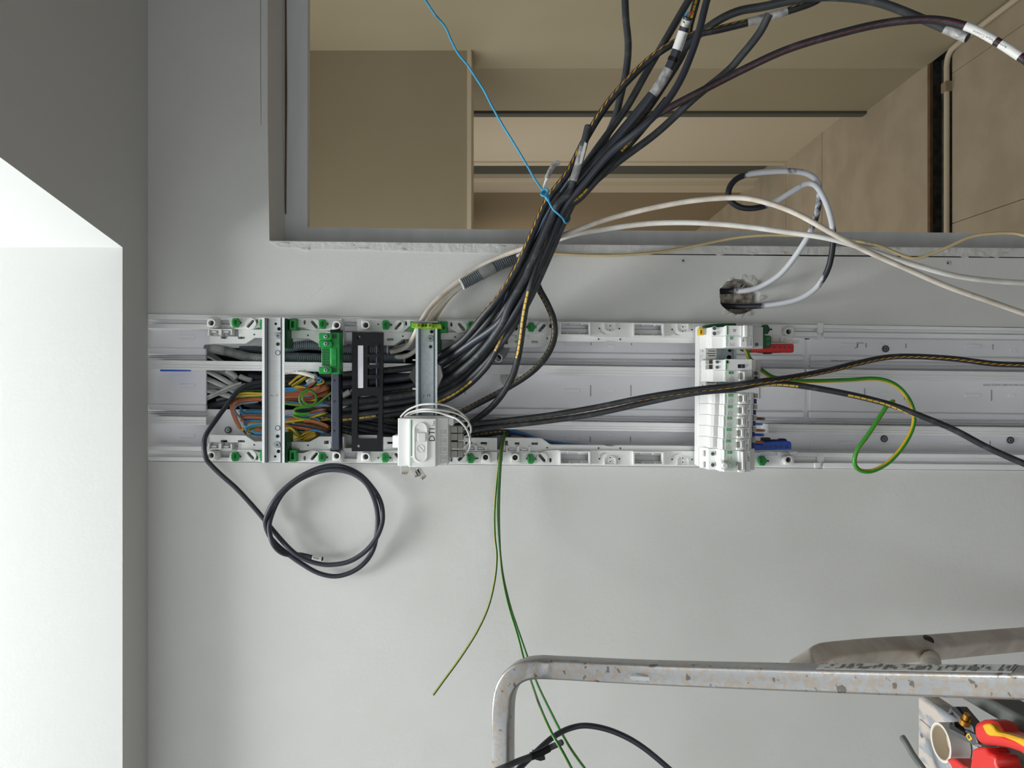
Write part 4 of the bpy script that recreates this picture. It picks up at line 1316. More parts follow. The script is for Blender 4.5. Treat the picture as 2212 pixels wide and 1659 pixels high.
part('toggle', wb(1597, 1604, 806, 819, FD, FD + .0068), 'taupe', ct, bevel=.0012)
part('toggle_tip', wb(1607, 1610, 804, 820, FD, FD + .009), 'white', ct, bevel=.0008)
part('green_edge', wb(1595, 1596.4, 807, 818, FD, FD + .0006), 'gprint', ct)
for x0, y0, y1 in ((1531.5, 777, 786), (1531.5, 788, 797.5)):
    part('terminal_window', MB().prism([(x0, y0), (x0 + 8.5, y0), (x0 + 8.5, y1), (x0, y1)], .06, .082, [[(x0 + .7, y0 + .7), (x0 + 7.8, y0 + .7), (x0 + 7.8, y1 - .7), (x0 + .7, y1 - .7)]]), 'taupe', ct)
for y in (782, 793.3):
    part('screw_head', MB().disk(1550, y, 3.3, .08, .0862, 14), 'dark_screw', ct, bevel=.0004)
for y in (806, 817.5):
    part('screw_head', MB().disk(1633.5, y, 4.4, .08, .0892, 14), 'dark_screw', ct, bevel=.0004)
printed(ct, 'Schneider', 1568.6, 822.5, 3.9, FD + .0005, 'up', 'gprint', name='maker_print')
part('badge', wb(1574.3, 1584, 802, 808, FD, FD + .0006), 'gprint', ct)
printed(ct, 'G B', 1582, 807.3, 3.0, FD + .0008, 'up', 'wprint', name='badge_print')
for x, s in ((1577, 'Resi9'), (1581, 'XP 1P+N'), (1584.8, 'R9PCT')):
    printed(ct, s, x, 822.5, 2.3, FD + .0005, 'up', 'greyink', name='small_print')
printed(ct, 'C20', 1622, 822.5, 3.6, FD + .0005, 'up', 'greyink', name='rating_print')

cb = thing('comb_busbar', 'white comb busbar cover along the upper edge of the breaker row', 'busbar', P(1516, 860, 0.03))
part('cover', MB().prism([(1509, 704), (1537, 704), (1534, 1018), (1507, 1006)], .022, .046), 'white', cb, bevel=.001)
for y0, y1 in ((751.5, 775), (825, 840)):
    part('tooth_plate', MB().box(1524, y0, 1548, y1, .02, .062), 'greywhite', cb, bevel=.0006)
    for k in range(int((y1 - y0) / 5)):
        part('tooth_slot', MB().box(1527 + (3 if k % 2 else 0), y0 + 1 + k * 5, 1545, y0 + 2.8 + k * 5, .05, .0624), 'hole', cb)
    part('red_marker', MB().prism([(1517, y0 + 6), (1519, y0 + 7), (1521, y0 + 9), (1518, y0 + 8.5)], .04, .0468), 'tool_red', cb)
g = random.Random(2)
for k in range(27):
    y = 708 + k * 11.6
    part('moulded_notch', MB().prism([(1512, y + 3), (1516, y + 2.4), (1519, y), (1519, y + .8), (1516, y + 3.2), (1512, y + 4)], .04, .0466), 'greywhite', cb)

# wires leaving the breakers
for x0, x1, y, m_, n in ((1637, 1650, 904, 'dbrown', 'dark brown wire tail under the middle breaker'), (1636, 1650, 929.5, 'copper', 'brown wire tail under the fourth breaker'),
                         (1636, 1650, 955, 'copper', 'brown wire tail under the last narrow breaker'), (1632, 1645, 915.5, 'skyblue', 'short light blue wire tail under the middle breaker'),
                         (1632, 1648, 939, 'blue', 'blue wire tail under the fourth breaker'), (1632, 1647, 962, 'blue', 'blue wire tail crossing onto the blue bar')):
    mb = MB(); mb.tube(path([(x0 - 8, y, .062), (x0, y, .062), ((x0 + x1) / 2, y + .3, .058), (x1 - 3, y + .4, .05), (x1, y + .4, .036)]), rad(6, .05), 9)
    single('wire_tail', mb, m_, n, 'wire')


def colour_bar(label, m, m2, q, d, screws, clips, dirn):
    o = thing('neutral_bar' if m == 'blue' else 'live_bar', label, 'terminal bar', P(*q[0], d))
    part('body', MB().prism(q, d - .018, d), m, o, bevel=.0015)
    for x, y in screws:
        part('screw_well', MB().disk(x, y, 3.6, d - .002, d + .0006, 14, 2.6), m2, o)
        part('screw_head', MB().disk(x, y, 2.7, d - .002, d + .0003, 12), 'dark_screw', o)
        part('screw_slot', MB().box(x - 1.8, y - .5, x + 1.8, y + .5, d, d + .0007), 'dark', o)
    for c in clips:
        part('clip', MB().prism(c, d - .02, d - .008), 'black', o, bevel=.0005)
    return o


colour_bar('red terminal bar under the row, right side', 'red', 'tool_red', [(1622, 757), (1632, 748), (1665, 742.5), (1713, 742.5), (1715.5, 745), (1715, 760), (1712, 761.5), (1624, 761)], .048,
           [(1673, 750.3), (1684, 750.3), (1695, 750.3), (1706, 750.8)], [[(1640, 761), (1690, 761), (1690, 762), (1668, 762.5), (1667, 764.5), (1653, 764.5), (1652, 762.5), (1640, 762)]], 1)
colour_bar('blue terminal bar under the row, left side', 'blue', 'dblue', [(1630, 955), (1698, 952), (1707, 954), (1710, 957), (1710, 971), (1630, 973)], .048,
           [(1644, 966), (1654.5, 966), (1665, 965.6), (1676, 965.3), (1687, 965.3), (1700, 965.3)], [[(1647, 954), (1648, 945.5), (1664, 945.5), (1665, 950), (1684, 950), (1687, 947.5), (1698, 948), (1701, 953)]], -1)
o = thing('earth_block', 'dark green two-screw terminal beside the red bar', 'terminal block', P(1657, 738, .05))
part('body', MB().prism([(1648, 713), (1651, 716), (1652, 724), (1664, 725), (1666, 728), (1666, 748), (1662, 751), (1648, 751)], .03, .066), 'dgreen', o, bevel=.0008)
for y in (731.5, 743):
    part('screw_well', MB().disk(1659.5, y, 4.2, .06, .0668, 14, 3.2), 'green', o)
    part('screw_head', MB().disk(1659.5, y, 3.2, .06, .0662, 12), 'dark_screw', o)

# ------------------------------------------------------------------ cables
def cable(name, label, px, w, m, cat='cable', group=None, turn=0.0, sub=6, k=12, d0=0.0, ends=None):
    pts = path(px, d0, sub)
    dm = sum(-p.y for p in pts) / len(pts)
    r = rad(w, dm)
    def onward(a, b):      # the cable runs on past the edge of the picture
        t = (a - b).normalized()
        out = []
        for s in (.12, .3, .55):
            q = a + t * s
            q.z = max(q.z - s * s * .3, .05)
            q.y = min(q.y, -.03)
            out.append(q)
        return out
    off = lambda q: q[0] > 2225 or q[1] < -15 or q[1] > 1672
    body = list(pts)
    if off(px[0]):
        body = onward(pts[0], pts[1])[::-1] + body
    if off(px[-1]):
        body = body + onward(pts[-1], pts[-2])
    mb = MB().tube(body, r, k, turn=turn)
    o = single(name, mb, m, label, cat, loc=pts[0].copy(), group=group)
    return o, pts, r


def sub_tube(o, name, pts, r, m, label=None, k=12, turn=0.0):
    return part(name, MB().tube(pts, r, k, turn=turn), m, o, label)


# stations of the bundle: centre, perpendicular, spacing scale, depth
ST = [((1205, 445), (0.86, 0.50), 0.62, 0.115), ((1172, 520), (0.89, 0.45), 0.62, 0.110), ((1136, 600), (0.88, 0.47), 0.64, 0.105), ((1104, 656), (0.84, 0.54), 0.72, 0.095), ((1071, 700), (0.78, 0.62), 0.80, 0.075),
      ((1022, 760), (0.68, 0.73), 0.92, 0.035), ((962, 806), (0.50, 0.86), 1.08, 0.000), ((900, 833), (0.18, 0.98), 1.10, -0.012), ((830, 843), (0.03, 1.0), 1.15, -0.018), ((740, 852), (-0.05, 1.0), 1.20, -0.022), ((690, 850), (-0.05, 1.0), 1.1, -0.026)]


def bundle(o, z, n=None, shift=()):
    out = []
    for i, (c, p, s, d) in enumerate(ST[:n]):
        oo = o
        for (i0, dv) in shift:
            if i >= i0:
                oo += dv
        out.append((c[0] + p[0] * oo * s, c[1] + p[1] * oo * s, d + z))
    return out


G1 = 'black cables in the big bundle'
cb_specs = [
    ('black cable with bold slanted yellow dashes along the upper left of the bundle', 'dashed', 15.5, 0.10,
     [(1790, -30, .20), (1765, 0), (1700, 24, .19), (1640, 42), (1560, 62), (1490, 78), (1425, 112, .16), (1365, 165), (1310, 228), (1265, 300, .14), (1228, 372)], -41, 0.012, (.55, .55, .55, .55, .9, 2.4, 3.0)),
    ('plain black cable dropping straight through the top edge left of the others', 'cable', 15, 0,
     [(1349, -30, .12), (1352, 40), (1357, 95), (1353, 150), (1340, 210), (1325, 265), (1290, 330, .10), (1245, 395)], -22, -0.012, 0),
    ('plain black cable, left one of three entering together at the top', 'cable', 15, 0,
     [(1510, -30, .16), (1488, 0), (1440, 82), (1400, 150), (1368, 208), (1345, 245), (1290, 320, .12), (1240, 390)], -8, 0.0, 0),
    ('black cable with dark yellow block marks under the cut label end', 'block', 15, 0.1,
     [(1512, -30, .15), (1505, 0), (1490, 55), (1478, 110), (1440, 175), (1385, 255), (1320, 325, .10), (1262, 385)], 10, -0.010, 0.2),
    ('smooth black cable with a long highlight, right one of three entering together', 'cable2', 14.5, 0,
     [(1540, -30, .22), (1527, 0), (1512, 60), (1496, 110), (1470, 172), (1436, 225), (1388, 275, .195), (1320, 330, .165), (1264, 395)], 24, 0.016, 0),
    ('black cable arching over the top right to its taped end by the corridor pipe', 'cable', 17, 0,
     [(2090, 82, .26), (2060, 70), (1990, 40), (1900, 6), (1820, -6), (1740, -4), (1650, 14), (1590, 26), (1535, 55), (1478, 105), (1436, 165), (1390, 225, .14), (1320, 310), (1255, 390)], 16, -0.004, 0),
    ('black cable with red slanted dashes arching to the right edge with white handwritten tape', 'reddash', 15.5, 0.12,
     [(2240, 150, .34), (2212, 128), (2150, 88), (2085, 56), (2005, 42), (1905, 51), (1800, 76, .24), (1700, 107), (1610, 148), (1520, 194), (1440, 236), (1390, 268, .14), (1325, 340), (1265, 412)], 36, -0.006, -0.45),
    ('plain black cable running straight along the right edge of the bundle', 'cable', 15.5, 0,
     [(1662, 30, .22), (1640, 72), (1600, 122), (1570, 155), (1500, 212), (1420, 286, .15), (1340, 346), (1280, 396), (1245, 430)], 42, 0.004, 0),
    ('black cable with yellow block print along the lower right of the bundle', 'block', 14.5, 0.0,
     [(1440, 215, .13), (1402, 262), (1354, 318), (1300, 376, .145), (1256, 425)], 33, 0.006, 0.3),
    ('black cable with a cut upper end in clear tape pointing up the bundle', 'cable3', 15.5, 0,
     [(1271, 272, .155), (1263, 305), (1252, 345), (1240, 385), (1228, 420)], -2, 0.020, 0),
    ('thick black cable whose cut end shows coloured cores beside a white label', 'cable2', 19, 0,
     [(1486, 36, .215), (1478, 62), (1462, 108), (1440, 158), (1402, 215, .17), (1342, 290), (1278, 360)], 4, 0.006, 0),
]
SH = [((5, 4),), ((5, 30),), ((4, 6),), ((5, -6),), ((5, -8),), ((5, 10),), ((5, -14),), ((5, -2),), ((5, 14),), ((4, 16),), ((5, -24),)]
made = {}
for i, (lab, m, w, _, up_, off, z, turn) in enumerate(cb_specs):
    q = up_ + bundle(off, z, None, SH[i])
    made[i] = cable('power_cable', lab, q, w, m, group=G1, turn=turn)
# bits on the bundle cables
o, pts, r = made[10]
cores = [('copper', 0, 0), ('skyblue', 0.5, 0.3), ('earthy', -0.5, 0.35), ('yellow', -.45, -.4), ('tool_red', .5, -.4)]
base = pts[0]
for m_, a, b in cores:
    c0 = base + Vector((a * r, 0, b * r))
    sub_tube(o, 'core', [c0 + Vector((-.005, .001, .004)), c0 + Vector((0.003, -.001, -.003)) * 1.0], r * 0.26, m_, 'coloured copper core', 7)
sub_tube(o, 'clear_tape', pts[1:6], r * 1.08, 'tape', 'clear tape wrap')
lab_ = sub_tube(o, 'paper_label', pts[7:13], r * 1.06, 'white_tape', 'white handwritten label')
q0, q1 = P(1452, 110, .215), P(1468, 72, .213)
mb = text(MB(), 'prise cuisine R22', 1468, 113, 4.2, .212, (q1 - q0,))
part('handwriting', mb, 'ink', o, smooth=0)
sub_tube(o, 'clear_tape', pts[17:24], r * 1.05, 'tape', 'crumpled clear tape')
sub_tube(o, 'black_band', pts[14:16], r * 1.12, 'black')
o, pts, r = made[9]
sub_tube(o, 'clear_tape', pts[8:20], r * 1.06, 'tape')
mb = MB(); mb.prism([(1263, 306), (1268, 310), (1257, 352), (1251, 356), (1256, 330)], .160, .1665); part('paper_label', mb, 'white_tape', o, 'white paper strip under the tape')
sub_tube(o, 'cut_end', [pts[0] + (pts[0] - pts[1]).normalized() * 0.0005, pts[0] + (pts[0] - pts[1]).normalized() * .0015], r * .7, 'dark')
o, pts, r = made[6]
sub_tube(o, 'white_tape', pts[7:12], r * 1.07, 'white_tape', 'white handwritten tape')
sub_tube(o, 'white_tape', pts[12:19], r * 1.03, 'white_tape', 'white handwritten tape')
q0, q1 = P(2180, 105, .33), P(2078, 55, .33)
mb = text(MB(), 'Arrivée Plaque Cuisson', 2176, 100, 6.0, .347, (q1 - q0,))
part('handwriting', mb, 'ink', o, smooth=0)
o, pts, r = made[5]
sub_tube(o, 'clear_tape', pts[0:9], r * 1.1, 'tape', 'torn clear tape on the end')
o, pts, r = made[0]
sub_tube(o, 'clear_tape', pts[12:21], r * 1.07, 'tape', 'clear tape sleeve')
o, pts, r = made[2]
mb = MB(); mb.prism([(1184, 484), (1188, 484), (1189, 489), (1186, 498), (1182, 501), (1179, 498), (1181, 490)], .13, .135); part('paint_blob', mb, 'white', o, 'dried white paint blob')

# two that leave the bundle lower down
cC = cable('power_cable', 'black cable with yellow block print dropping straight across the right bracket row',
           [(1232, 400, .10), (1205, 450, .12), (1180, 520, .125), (1158, 575, .125), (1145, 620, .122), (1136, 660, .115), (1130, 695, .105), (1125, 735, .09), (1117, 780, .07), (1103, 822, .045), (1074, 866, .02), (1040, 898, .005), (995, 926, -.01), (920, 945, -.02), (840, 930, -.025), (740, 912, -.026)], 14.5, 'block', group=G1, turn=(.35, .35, .35, .4, 2.2, 3, 3))
cD = cable('power_cable', 'black cable with fine yellow dashes bowing out below the bundle and back into the panel',
           [(1238, 420, .085), (1205, 480, .09), (1175, 545, .09), (1158, 592, .085), (1164, 622, .08), (1182, 656, .075), (1196, 692, .07), (1197, 730, .06), (1181, 768, .05), (1148, 804, .03), (1096, 838, .01), (1040, 868, -.004), (985, 895, -.014), (910, 915, -.024), (830, 905, -.028), (740, 892, -.028)], 14, 'finedash', group=G1, turn=0.75)
cS = cable('power_cable', 'black cable with a long pale blue stripe at the left edge of the bundle',
           [(1226, 392, .10), (1190, 448), (1160, 500, .105), (1128, 556), (1102, 606), (1078, 656, .09), (1044, 706, .07), (995, 752, .03), (945, 780, .0), (900, 792, -.012), (830, 800, -.02), (760, 810, -.024)], 15.5, 'bluestripe', group=G1, turn=(-.15, -.15, -.15, -.15, -2.3, -3, -3, -3, -3))
o = thing('power_cable', 'black cable bent back from the blue wires under the earth wires at the lower bracket', 'cable', P(1050, 940, -.02), None)
part('jacket', MB().tube(path([(960, 945, -.02), (1010, 942), (1060, 934), (1088, 931), (1095, 938, -.02), (1096, 950, -.025)]), rad(17, -.02), 10), 'finedash', o)
for k, (yy, m_) in enumerate(((928, 'skyblue'), (932, 'blue'), (936, 'dbrown'))):
    lab = ('light blue', 'blue', 'dark brown')[k] + ' wire slipping behind the left bracket past the earth wires'
    cable('single_wire', lab, [(1060, yy, -.03), (1092, yy - 1), (1130, 937 + k * 2), (1170, 950 + k), (1230, 959 + k, -.03), (1330, 964, -.035), (1480, 966, -.035)], 5, m_, 'wire')

# the pair that crosses the breaker row
cE = cable('power_cable', 'black cable with bold yellow dashes crossing the row and running right along the central rail',
           [(860, 935, -.02), (940, 925, -.01), (1010, 917, .02), (1060, 912, .04), (1170, 899, .07), (1280, 881, .09), (1400, 857, .115), (1500, 842, .13), (1580, 833, .135), (1640, 824, .135), (1710, 815, .12), (1790, 800, .10), (1850, 785, .09), (1915, 772, .08), (1975, 770, .075), (2060, 775), (2150, 786), (2250, 789)], 12.5, 'dashed', turn=(1.5, 1.4, 1.1, 0.55, 0.25, 0.15))
cF = cable('power_cable', 'black cable with yellow block print crossing the row then hanging away to the right',
           [(860, 948, -.02), (940, 940, -.01), (1010, 930, .02), (1060, 923, .04), (1170, 911, .06), (1280, 895, .08), (1400, 869, .105), (1500, 849, .128), (1580, 841, .128), (1650, 829, .12), (1720, 832, .12), (1830, 851, .13), (1920, 873, .13), (1975, 893, .14), (2060, 928, .15), (2140, 970, .17), (2250, 1018, .20)], 13, 'block', turn=(2.9, 2.9, 2.9, 2.7, .5, .4, 2.8, 3))
# black cables filling the space between the nest and the pale rail
fills = [((735, 862), (800, 866), (860, 858), (920, 850), 15), ((735, 872), (800, 880), (870, 880), (935, 868), 15), ((735, 884), (800, 898), (870, 905), (940, 900), 14), ((735, 905), (800, 918), (860, 926), (930, 935), 15),
         ((735, 918), (800, 934), (860, 946), (930, 955), 14), ((735, 895), (800, 908), (865, 916), (930, 918), 13), ((735, 928), (800, 944), (860, 955), (930, 962), 14), ((735, 836), (800, 838), (860, 836), (930, 826), 14), ((735, 818), (800, 818), (860, 812), (920, 800), 13)]
for k, f in enumerate(fills):
    z = -.030 - 0.004 * (k % 3); far = f[3][0] + 8
    cable('power_cable', 'black cable passing behind the black plate',
          [(640, f[0][1] - 4, z), (690, f[0][1] - 1), f[0] + (z,), f[1], f[2], f[3] + (z,), (far, f[3][1], z)], f[4], ('finedash' if k in (3, 6) else 'cable'), group='black cables behind the black plate', turn=.3)

# ------------------------------------------------------------------ pale cables on the right
W1 = [(2250, 690, .16), (2150, 655), (2050, 620), (1960, 581), (1870, 541), (1800, 505, .20), (1720, 461), (1650, 436), (1590, 427), (1500, 433), (1400, 451), (1300, 477), (1230, 503, .09), (1150, 531, .05), (1090, 551, .03), (1030, 580, .022), (980, 616, .022), (935, 658, .026), (908, 697, .032), (896, 722, .03), (884, 743, .015), (868, 754, -.01), (845, 760, -.026)]
cable('data_cable', 'dusty white cable, the higher arc over the opening, ending in a grey conduit', W1, 11.5, 'white_cable2')
W2 = [(2250, 613, .14), (2150, 607), (2060, 595), (1970, 570), (1880, 541), (1790, 515, .16), (1690, 500), (1600, 488), (1500, 481), (1400, 483), (1300, 496), (1230, 509, .08), (1160, 536, .04), (1100, 562, .02), (1040, 592, .012), (985, 628, .012), (942, 672, .02), (925, 702, .03), (918, 728, .02), (903, 752, .0), (880, 768, -.015), (855, 772, -.026)]
cable('data_cable', 'clean white cable, the lower arc over the opening, ending in a grey conduit', W2, 11.5, 'white_cable')
W3 = [(2214, 509, .10), (2190, 504), (2150, 504), (2100, 511), (2040, 537), (1985, 557), (1950, 552), (1890, 528, .06), (1800, 514), (1720, 509), (1650, 508), (1580, 515), (1480, 535, .02), (1400, 547), (1300, 552, .012), (1190, 548), (1140, 551), (1080, 572, .008), (1020, 602), (975, 640), (948, 676), (932, 704, .02), (905, 720, .005), (880, 735, -.02)]
o, pts, r = cable('telephone_cable', 'thin beige telephone cable looping along the edge of the opening', W3, 6.5, 'beige_cable')
printed(o, 'TEL 298', 1888, 525.2, 4.2, .0655, ((.17, 0, .97),), 'greyink')
printed(o, '4P 5/10', 1850, 519.3, 4.2, .0665, ((.14, 0, .97),), 'greyink')
cable('data_cable', 'second thin beige cable beside the white ones above the pale rail', [(1085, 558, .006), (1030, 588), (975, 626), (938, 668), (920, 700, .015), (910, 716)], 5.5, 'beige_cable')

# painted loop through the torn hole
PL = [(1545, 630, -.028), (1575, 629, -.012), (1610, 628, .006), (1645, 618, .02), (1690, 588, .045), (1735, 528, .075), (1760, 478, .09), (1770, 425, .10), (1765, 392), (1745, 376), (1715, 370, .105), (1675, 370), (1625, 375), (1592, 386), (1575, 408, .11), (1577, 432), (1600, 448), (1635, 449), (1675, 436, .105), (1715, 412), (1742, 397, .112), (1764, 403, .115), (1785, 440, .11), (1798, 488), (1799, 530, .09), (1789, 580), (1765, 620, .06), (1730, 644), (1690, 655, .03), (1640, 661, .01), (1590, 662, -.012), (1550, 660, -.03)]
def painted_mat(stops, total):
    m = mat('paint_smeared_jacket', (208, 211, 216), 0.5)
    nt = m.node_tree
    b = nt.nodes['Principled BSDF']
    uv = nt.nodes.new('ShaderNodeUVMap'); uv.uv_map = 'along'
    sp = nt.nodes.new('ShaderNodeSeparateXYZ'); nt.links.new(uv.outputs[0], sp.inputs[0])
    f = node(nt, 'ShaderNodeMath', 'DIVIDE', sp.outputs[0], total)
    rp = nt.nodes.new('ShaderNodeValToRGB')
    el = rp.color_ramp.elements
    el[0].position, el[1].position = stops[0][0], stops[-1][0]
    for k, (p, v) in enumerate(stops):
        q = el[0] if k == 0 else (el[len(el) - 1] if k == len(stops) - 1 else el.new(p))
        q.color = (v, v, v, 1)
    nt.links.new(f.outputs[0], rp.inputs[0])
    tc = nt.nodes.new('ShaderNodeTexCoord')
    nz = nt.nodes.new('ShaderNodeTexNoise'); nz.inputs['Scale'].default_value = 70; nz.inputs['Detail'].default_value = 7
    nt.links.new(tc.outputs['Object'], nz.inputs['Vector'])
    n2 = node(nt, 'ShaderNodeMath', 'MULTIPLY', node(nt, 'ShaderNodeMath', 'SUBTRACT', nz.outputs['Fac'], 0.5).outputs[0], 1.1)
    ad = node(nt, 'ShaderNodeMath', 'ADD', rp.outputs[0], n2.outputs[0])
    r2 = nt.nodes.new('ShaderNodeMapRange')
    r2.inputs[1].default_value, r2.inputs[2].default_value = 0.40, 0.62
    nt.links.new(ad.outputs[0], r2.inputs[0])
    mx = nt.nodes.new('ShaderNodeMix'); mx.data_type = 'RGBA'
    mx.inputs[6].default_value = lin((208, 211, 216)); mx.inputs[7].default_value = lin((34, 36, 44))
    nt.links.new(r2.outputs[0], mx.inputs[0]); nt.links.new(mx.outputs[2], b.inputs['Base Color'])
    return m


ppts = path(PL, 0, 6)
acc = [0.0]
for p_, q_ in zip(ppts, ppts[1:]):
    acc.append(acc[-1] + (q_ - p_).length)
PV = [1, .75, .3, .1, .1, .15, .55, .55, .35, .1, .45, .15, .1, 1, 1, 1, 1, .95, .1, .3, .45, 0, .05, .5, 1, .8, .3, .0, .1, .6, .95, 1]
seq = [(acc[min(i * 6, len(acc) - 1)] / acc[-1], v) for i, v in enumerate(PV[:len(PL)])]
M['painted'] = painted_mat(seq, acc[-1])
cable('power_cable', 'black cable smeared with white paint looping out of and back into the torn hole', PL, 12.5, 'painted')

# ------------------------------------------------------------------ corrugated conduits
def conduit(label, px, w, m, pitch=3.6, open_end=None, tape=None, sub=24, group=None):
    ctrl = path(px, 0, sub)
    # resample evenly
    L = [0]
    for a, b in zip(ctrl, ctrl[1:]):
        L.append(L[-1] + (b - a).length)
    dm = sum(-p.y for p in ctrl) / len(ctrl)
    s = (D - dm) / F
    n = max(8, int(L[-1] / (pitch * s) * 4))
    pts, j = [], 0
    for i in range(n + 1):
        t = L[-1] * i / n
        while j < len(L) - 2 and L[j + 1] < t:
            j += 1
        f = (t - L[j]) / max(1e-9, L[j + 1] - L[j])
        pts.append(ctrl[j].lerp(ctrl[j + 1], f))
    r = rad(w, dm)
    sc = [(1.0, 1.0, 0.86, 0.86)[i % 4] for i in range(n + 1)]
    o = thing('conduit', label, 'conduit', pts[0], group)
    part('corrugated_tube', MB().tube(pts, r, 16, cap=False, scales=sc), m, o, smooth=20)
    for e in (open_end or ()):
        a, b = (pts[0], pts[1]) if e == 0 else (pts[-1], pts[-2])
        t = (a - b).normalized()
        mb = MB()
        ring = []
        for rr, off in ((r * 1.0, -.001), (r * 1.0, .0008), (r * .74, .0008), (r * .74, -.012)):
            ring.append((rr, a + t * off))
        x = t.orthogonal().normalized(); y = t.cross(x)
        b0_ = None
        for rr, c in ring:
            k0 = mb.add([c + (x * math.cos(6.2832 * q / 18) + y * math.sin(6.2832 * q / 18)) * rr for q in range(18)])
            if b0_ is not None:
                for q in range(18):
                    mb.face((b0_ + q, b0_ + (q + 1) % 18, k0 + (q + 1) % 18, k0 + q))
            b0_ = k0
        part('open_mouth', mb, 'conduit_end' if w > 19 else m, o)
        mb = MB(); c = a - t * .011
        k0 = mb.add([c + (x * math.cos(6.2832 * q / 18) + y * math.sin(6.2832 * q / 18)) * r * .8 for q in range(18)])
        mb.face(range(k0, k0 + 18)); part('dark_bore', mb, 'dark', o)
    if tape:
        part('tape_wrap', MB().tube(pts[int(n * tape[0]):int(n * tape[1])], r * 1.04, 16, cap=False), 'tape_core' if 0 else 'conduit_pale', o, 'translucent tape wrapped round the tube')
    return o, pts, r


conduit('grey corrugated conduit with open white mouth poking out behind the bundle', [(998, 614, .035), (1020, 603), (1050, 586, .03), (1080, 572), (1110, 560, .02), (1150, 548, .012)], 25, 'conduit', 4.6, (0,), (.26, .46))
o, pts, r = conduit('grey corrugated conduit stub with its open mouth facing out by the central rail', [(1076, 773, .014), (1084, 766, .0), (1090, 755, -.015), (1094, 742, -.03), (1094, 728, -.045)], 20, 'conduit_pale', 3.4, (0,))
GC = 'corrugated conduits running down from the ceiling inside the panel'
conduit('pale upper end of a corrugated conduit with tape, leaving the dark cut-out', [(446, 752, -.05), (475, 756), (505, 763, -.035), (535, 771), (566, 774, -.02), (600, 772)], 20, 'conduit_pale', 3.6, None, (.10, .3), group=GC)
conduit('dark corrugated conduit just above the pale taped one', [(520, 752, -.05), (550, 754), (580, 757, -.045), (610, 757)], 16, 'conduit', 3.6, group=GC)
conduit('dark corrugated conduit, upper of the pair between silver rail and green block', [(606, 754, -.03), (630, 750), (660, 746), (690, 747), (715, 752), (760, 754), (800, 754), (838, 754, -.03)], 21, 'conduit', 4.2, (1,), group=GC)
conduit('dark corrugated conduit, lower of the pair between silver rail and green block', [(600, 772, -.03), (640, 772), (690, 774), (740, 775), (790, 774), (840, 774), (874, 774, -.03)], 22, 'conduit', 4.2, (1,), group=GC)
conduit('short dark corrugated conduit behind the white cable ends, slanting up', [(838, 750, -.04), (852, 742), (872, 736, -.035)], 13, 'conduit', 3.0, (1,), group=GC)

# ------------------------------------------------------------------ pale sheathed cables in the dark cut-out
GS = 'pale grey sheathed cables in the dark cut-out'
for k, (q, w) in enumerate([([(446, 800, -.07), (475, 815), (510, 836, -.05), (530, 850)], 11), ([(446, 818, -.07), (470, 828), (500, 842, -.055), (520, 852)], 11), ([(446, 842, -.075), (470, 848), (505, 858, -.055)], 12),
                            ([(452, 800, -.08), (490, 808), (520, 835, -.06), (545, 850)], 10), ([(490, 800, -.055), (505, 810), (512, 818)], 13), ([(518, 813, -.05), (530, 818), (544, 822)], 12),
                            ([(446, 858, -.06), (470, 848), (500, 834, -.035), (522, 828)], 7), ([(446, 863, -.06), (475, 850), (505, 838, -.04), (530, 830)], 6), ([(446, 832, -.085), (480, 836), (520, 842)], 11), ([(470, 868, -.085), (500, 860), (540, 850)], 14),
                            ([(446, 765, -.08), (462, 772), (480, 784), (500, 792)], 13)]):
    cable('sheathed_cable', 'pale grey sheathed cable in the dark cut-out', q, w, 'sheath', group=GS)
for k, q in enumerate([[(540, 812, -.06), (560, 815), (600, 815, -.05), (690, 815), (760, 820)], [(500, 855, -.06), (540, 838), (600, 830, -.055), (700, 830)], [(450, 880, -.07), (480, 872), (530, 862), (570, 850, -.06)], [(530, 870, -.06), (560, 880), (600, 890, -.055), (690, 905)]]):
    cable('power_cable', 'thick black cable deep in the dark cut-out', q, 16, 'cable2', group='black cables deep in the cut-out')
conn = thing('cable_connector', 'grey taped cable end beside the slim blue-black bar', 'cable end', P(745, 853, .0))
part('sleeve', MB().tube(path([(735, 858, -.01), (745, 853), (756, 846, -.01)]), rad(13, 0), 12), 'sheath', conn)
part('tip', MB().tube(path([(754, 848, -.01), (760, 843), (768, 838, -.012)]), rad(6, 0), 8), 'sheath', conn)
conn = thing('cable_connector', 'pale labelled cable end passing under the black plate', 'cable end', P(750, 874, .0))
part('sleeve', MB().tube(path([(734, 881, -.01), (752, 872), (790, 858, -.015), (800, 853)]), rad(9, 0), 12), 'white_tape', conn)
printed(conn, '21 ed', 751, 878, 5, .0, ((.45, 0, -.9),), 'ink')

# ------------------------------------------------------------------ nest of coloured wires
N8 = lambda cx, cy: (490 + cx / 8.848, 790 + cy / 8.848)
g = random.Random(21)


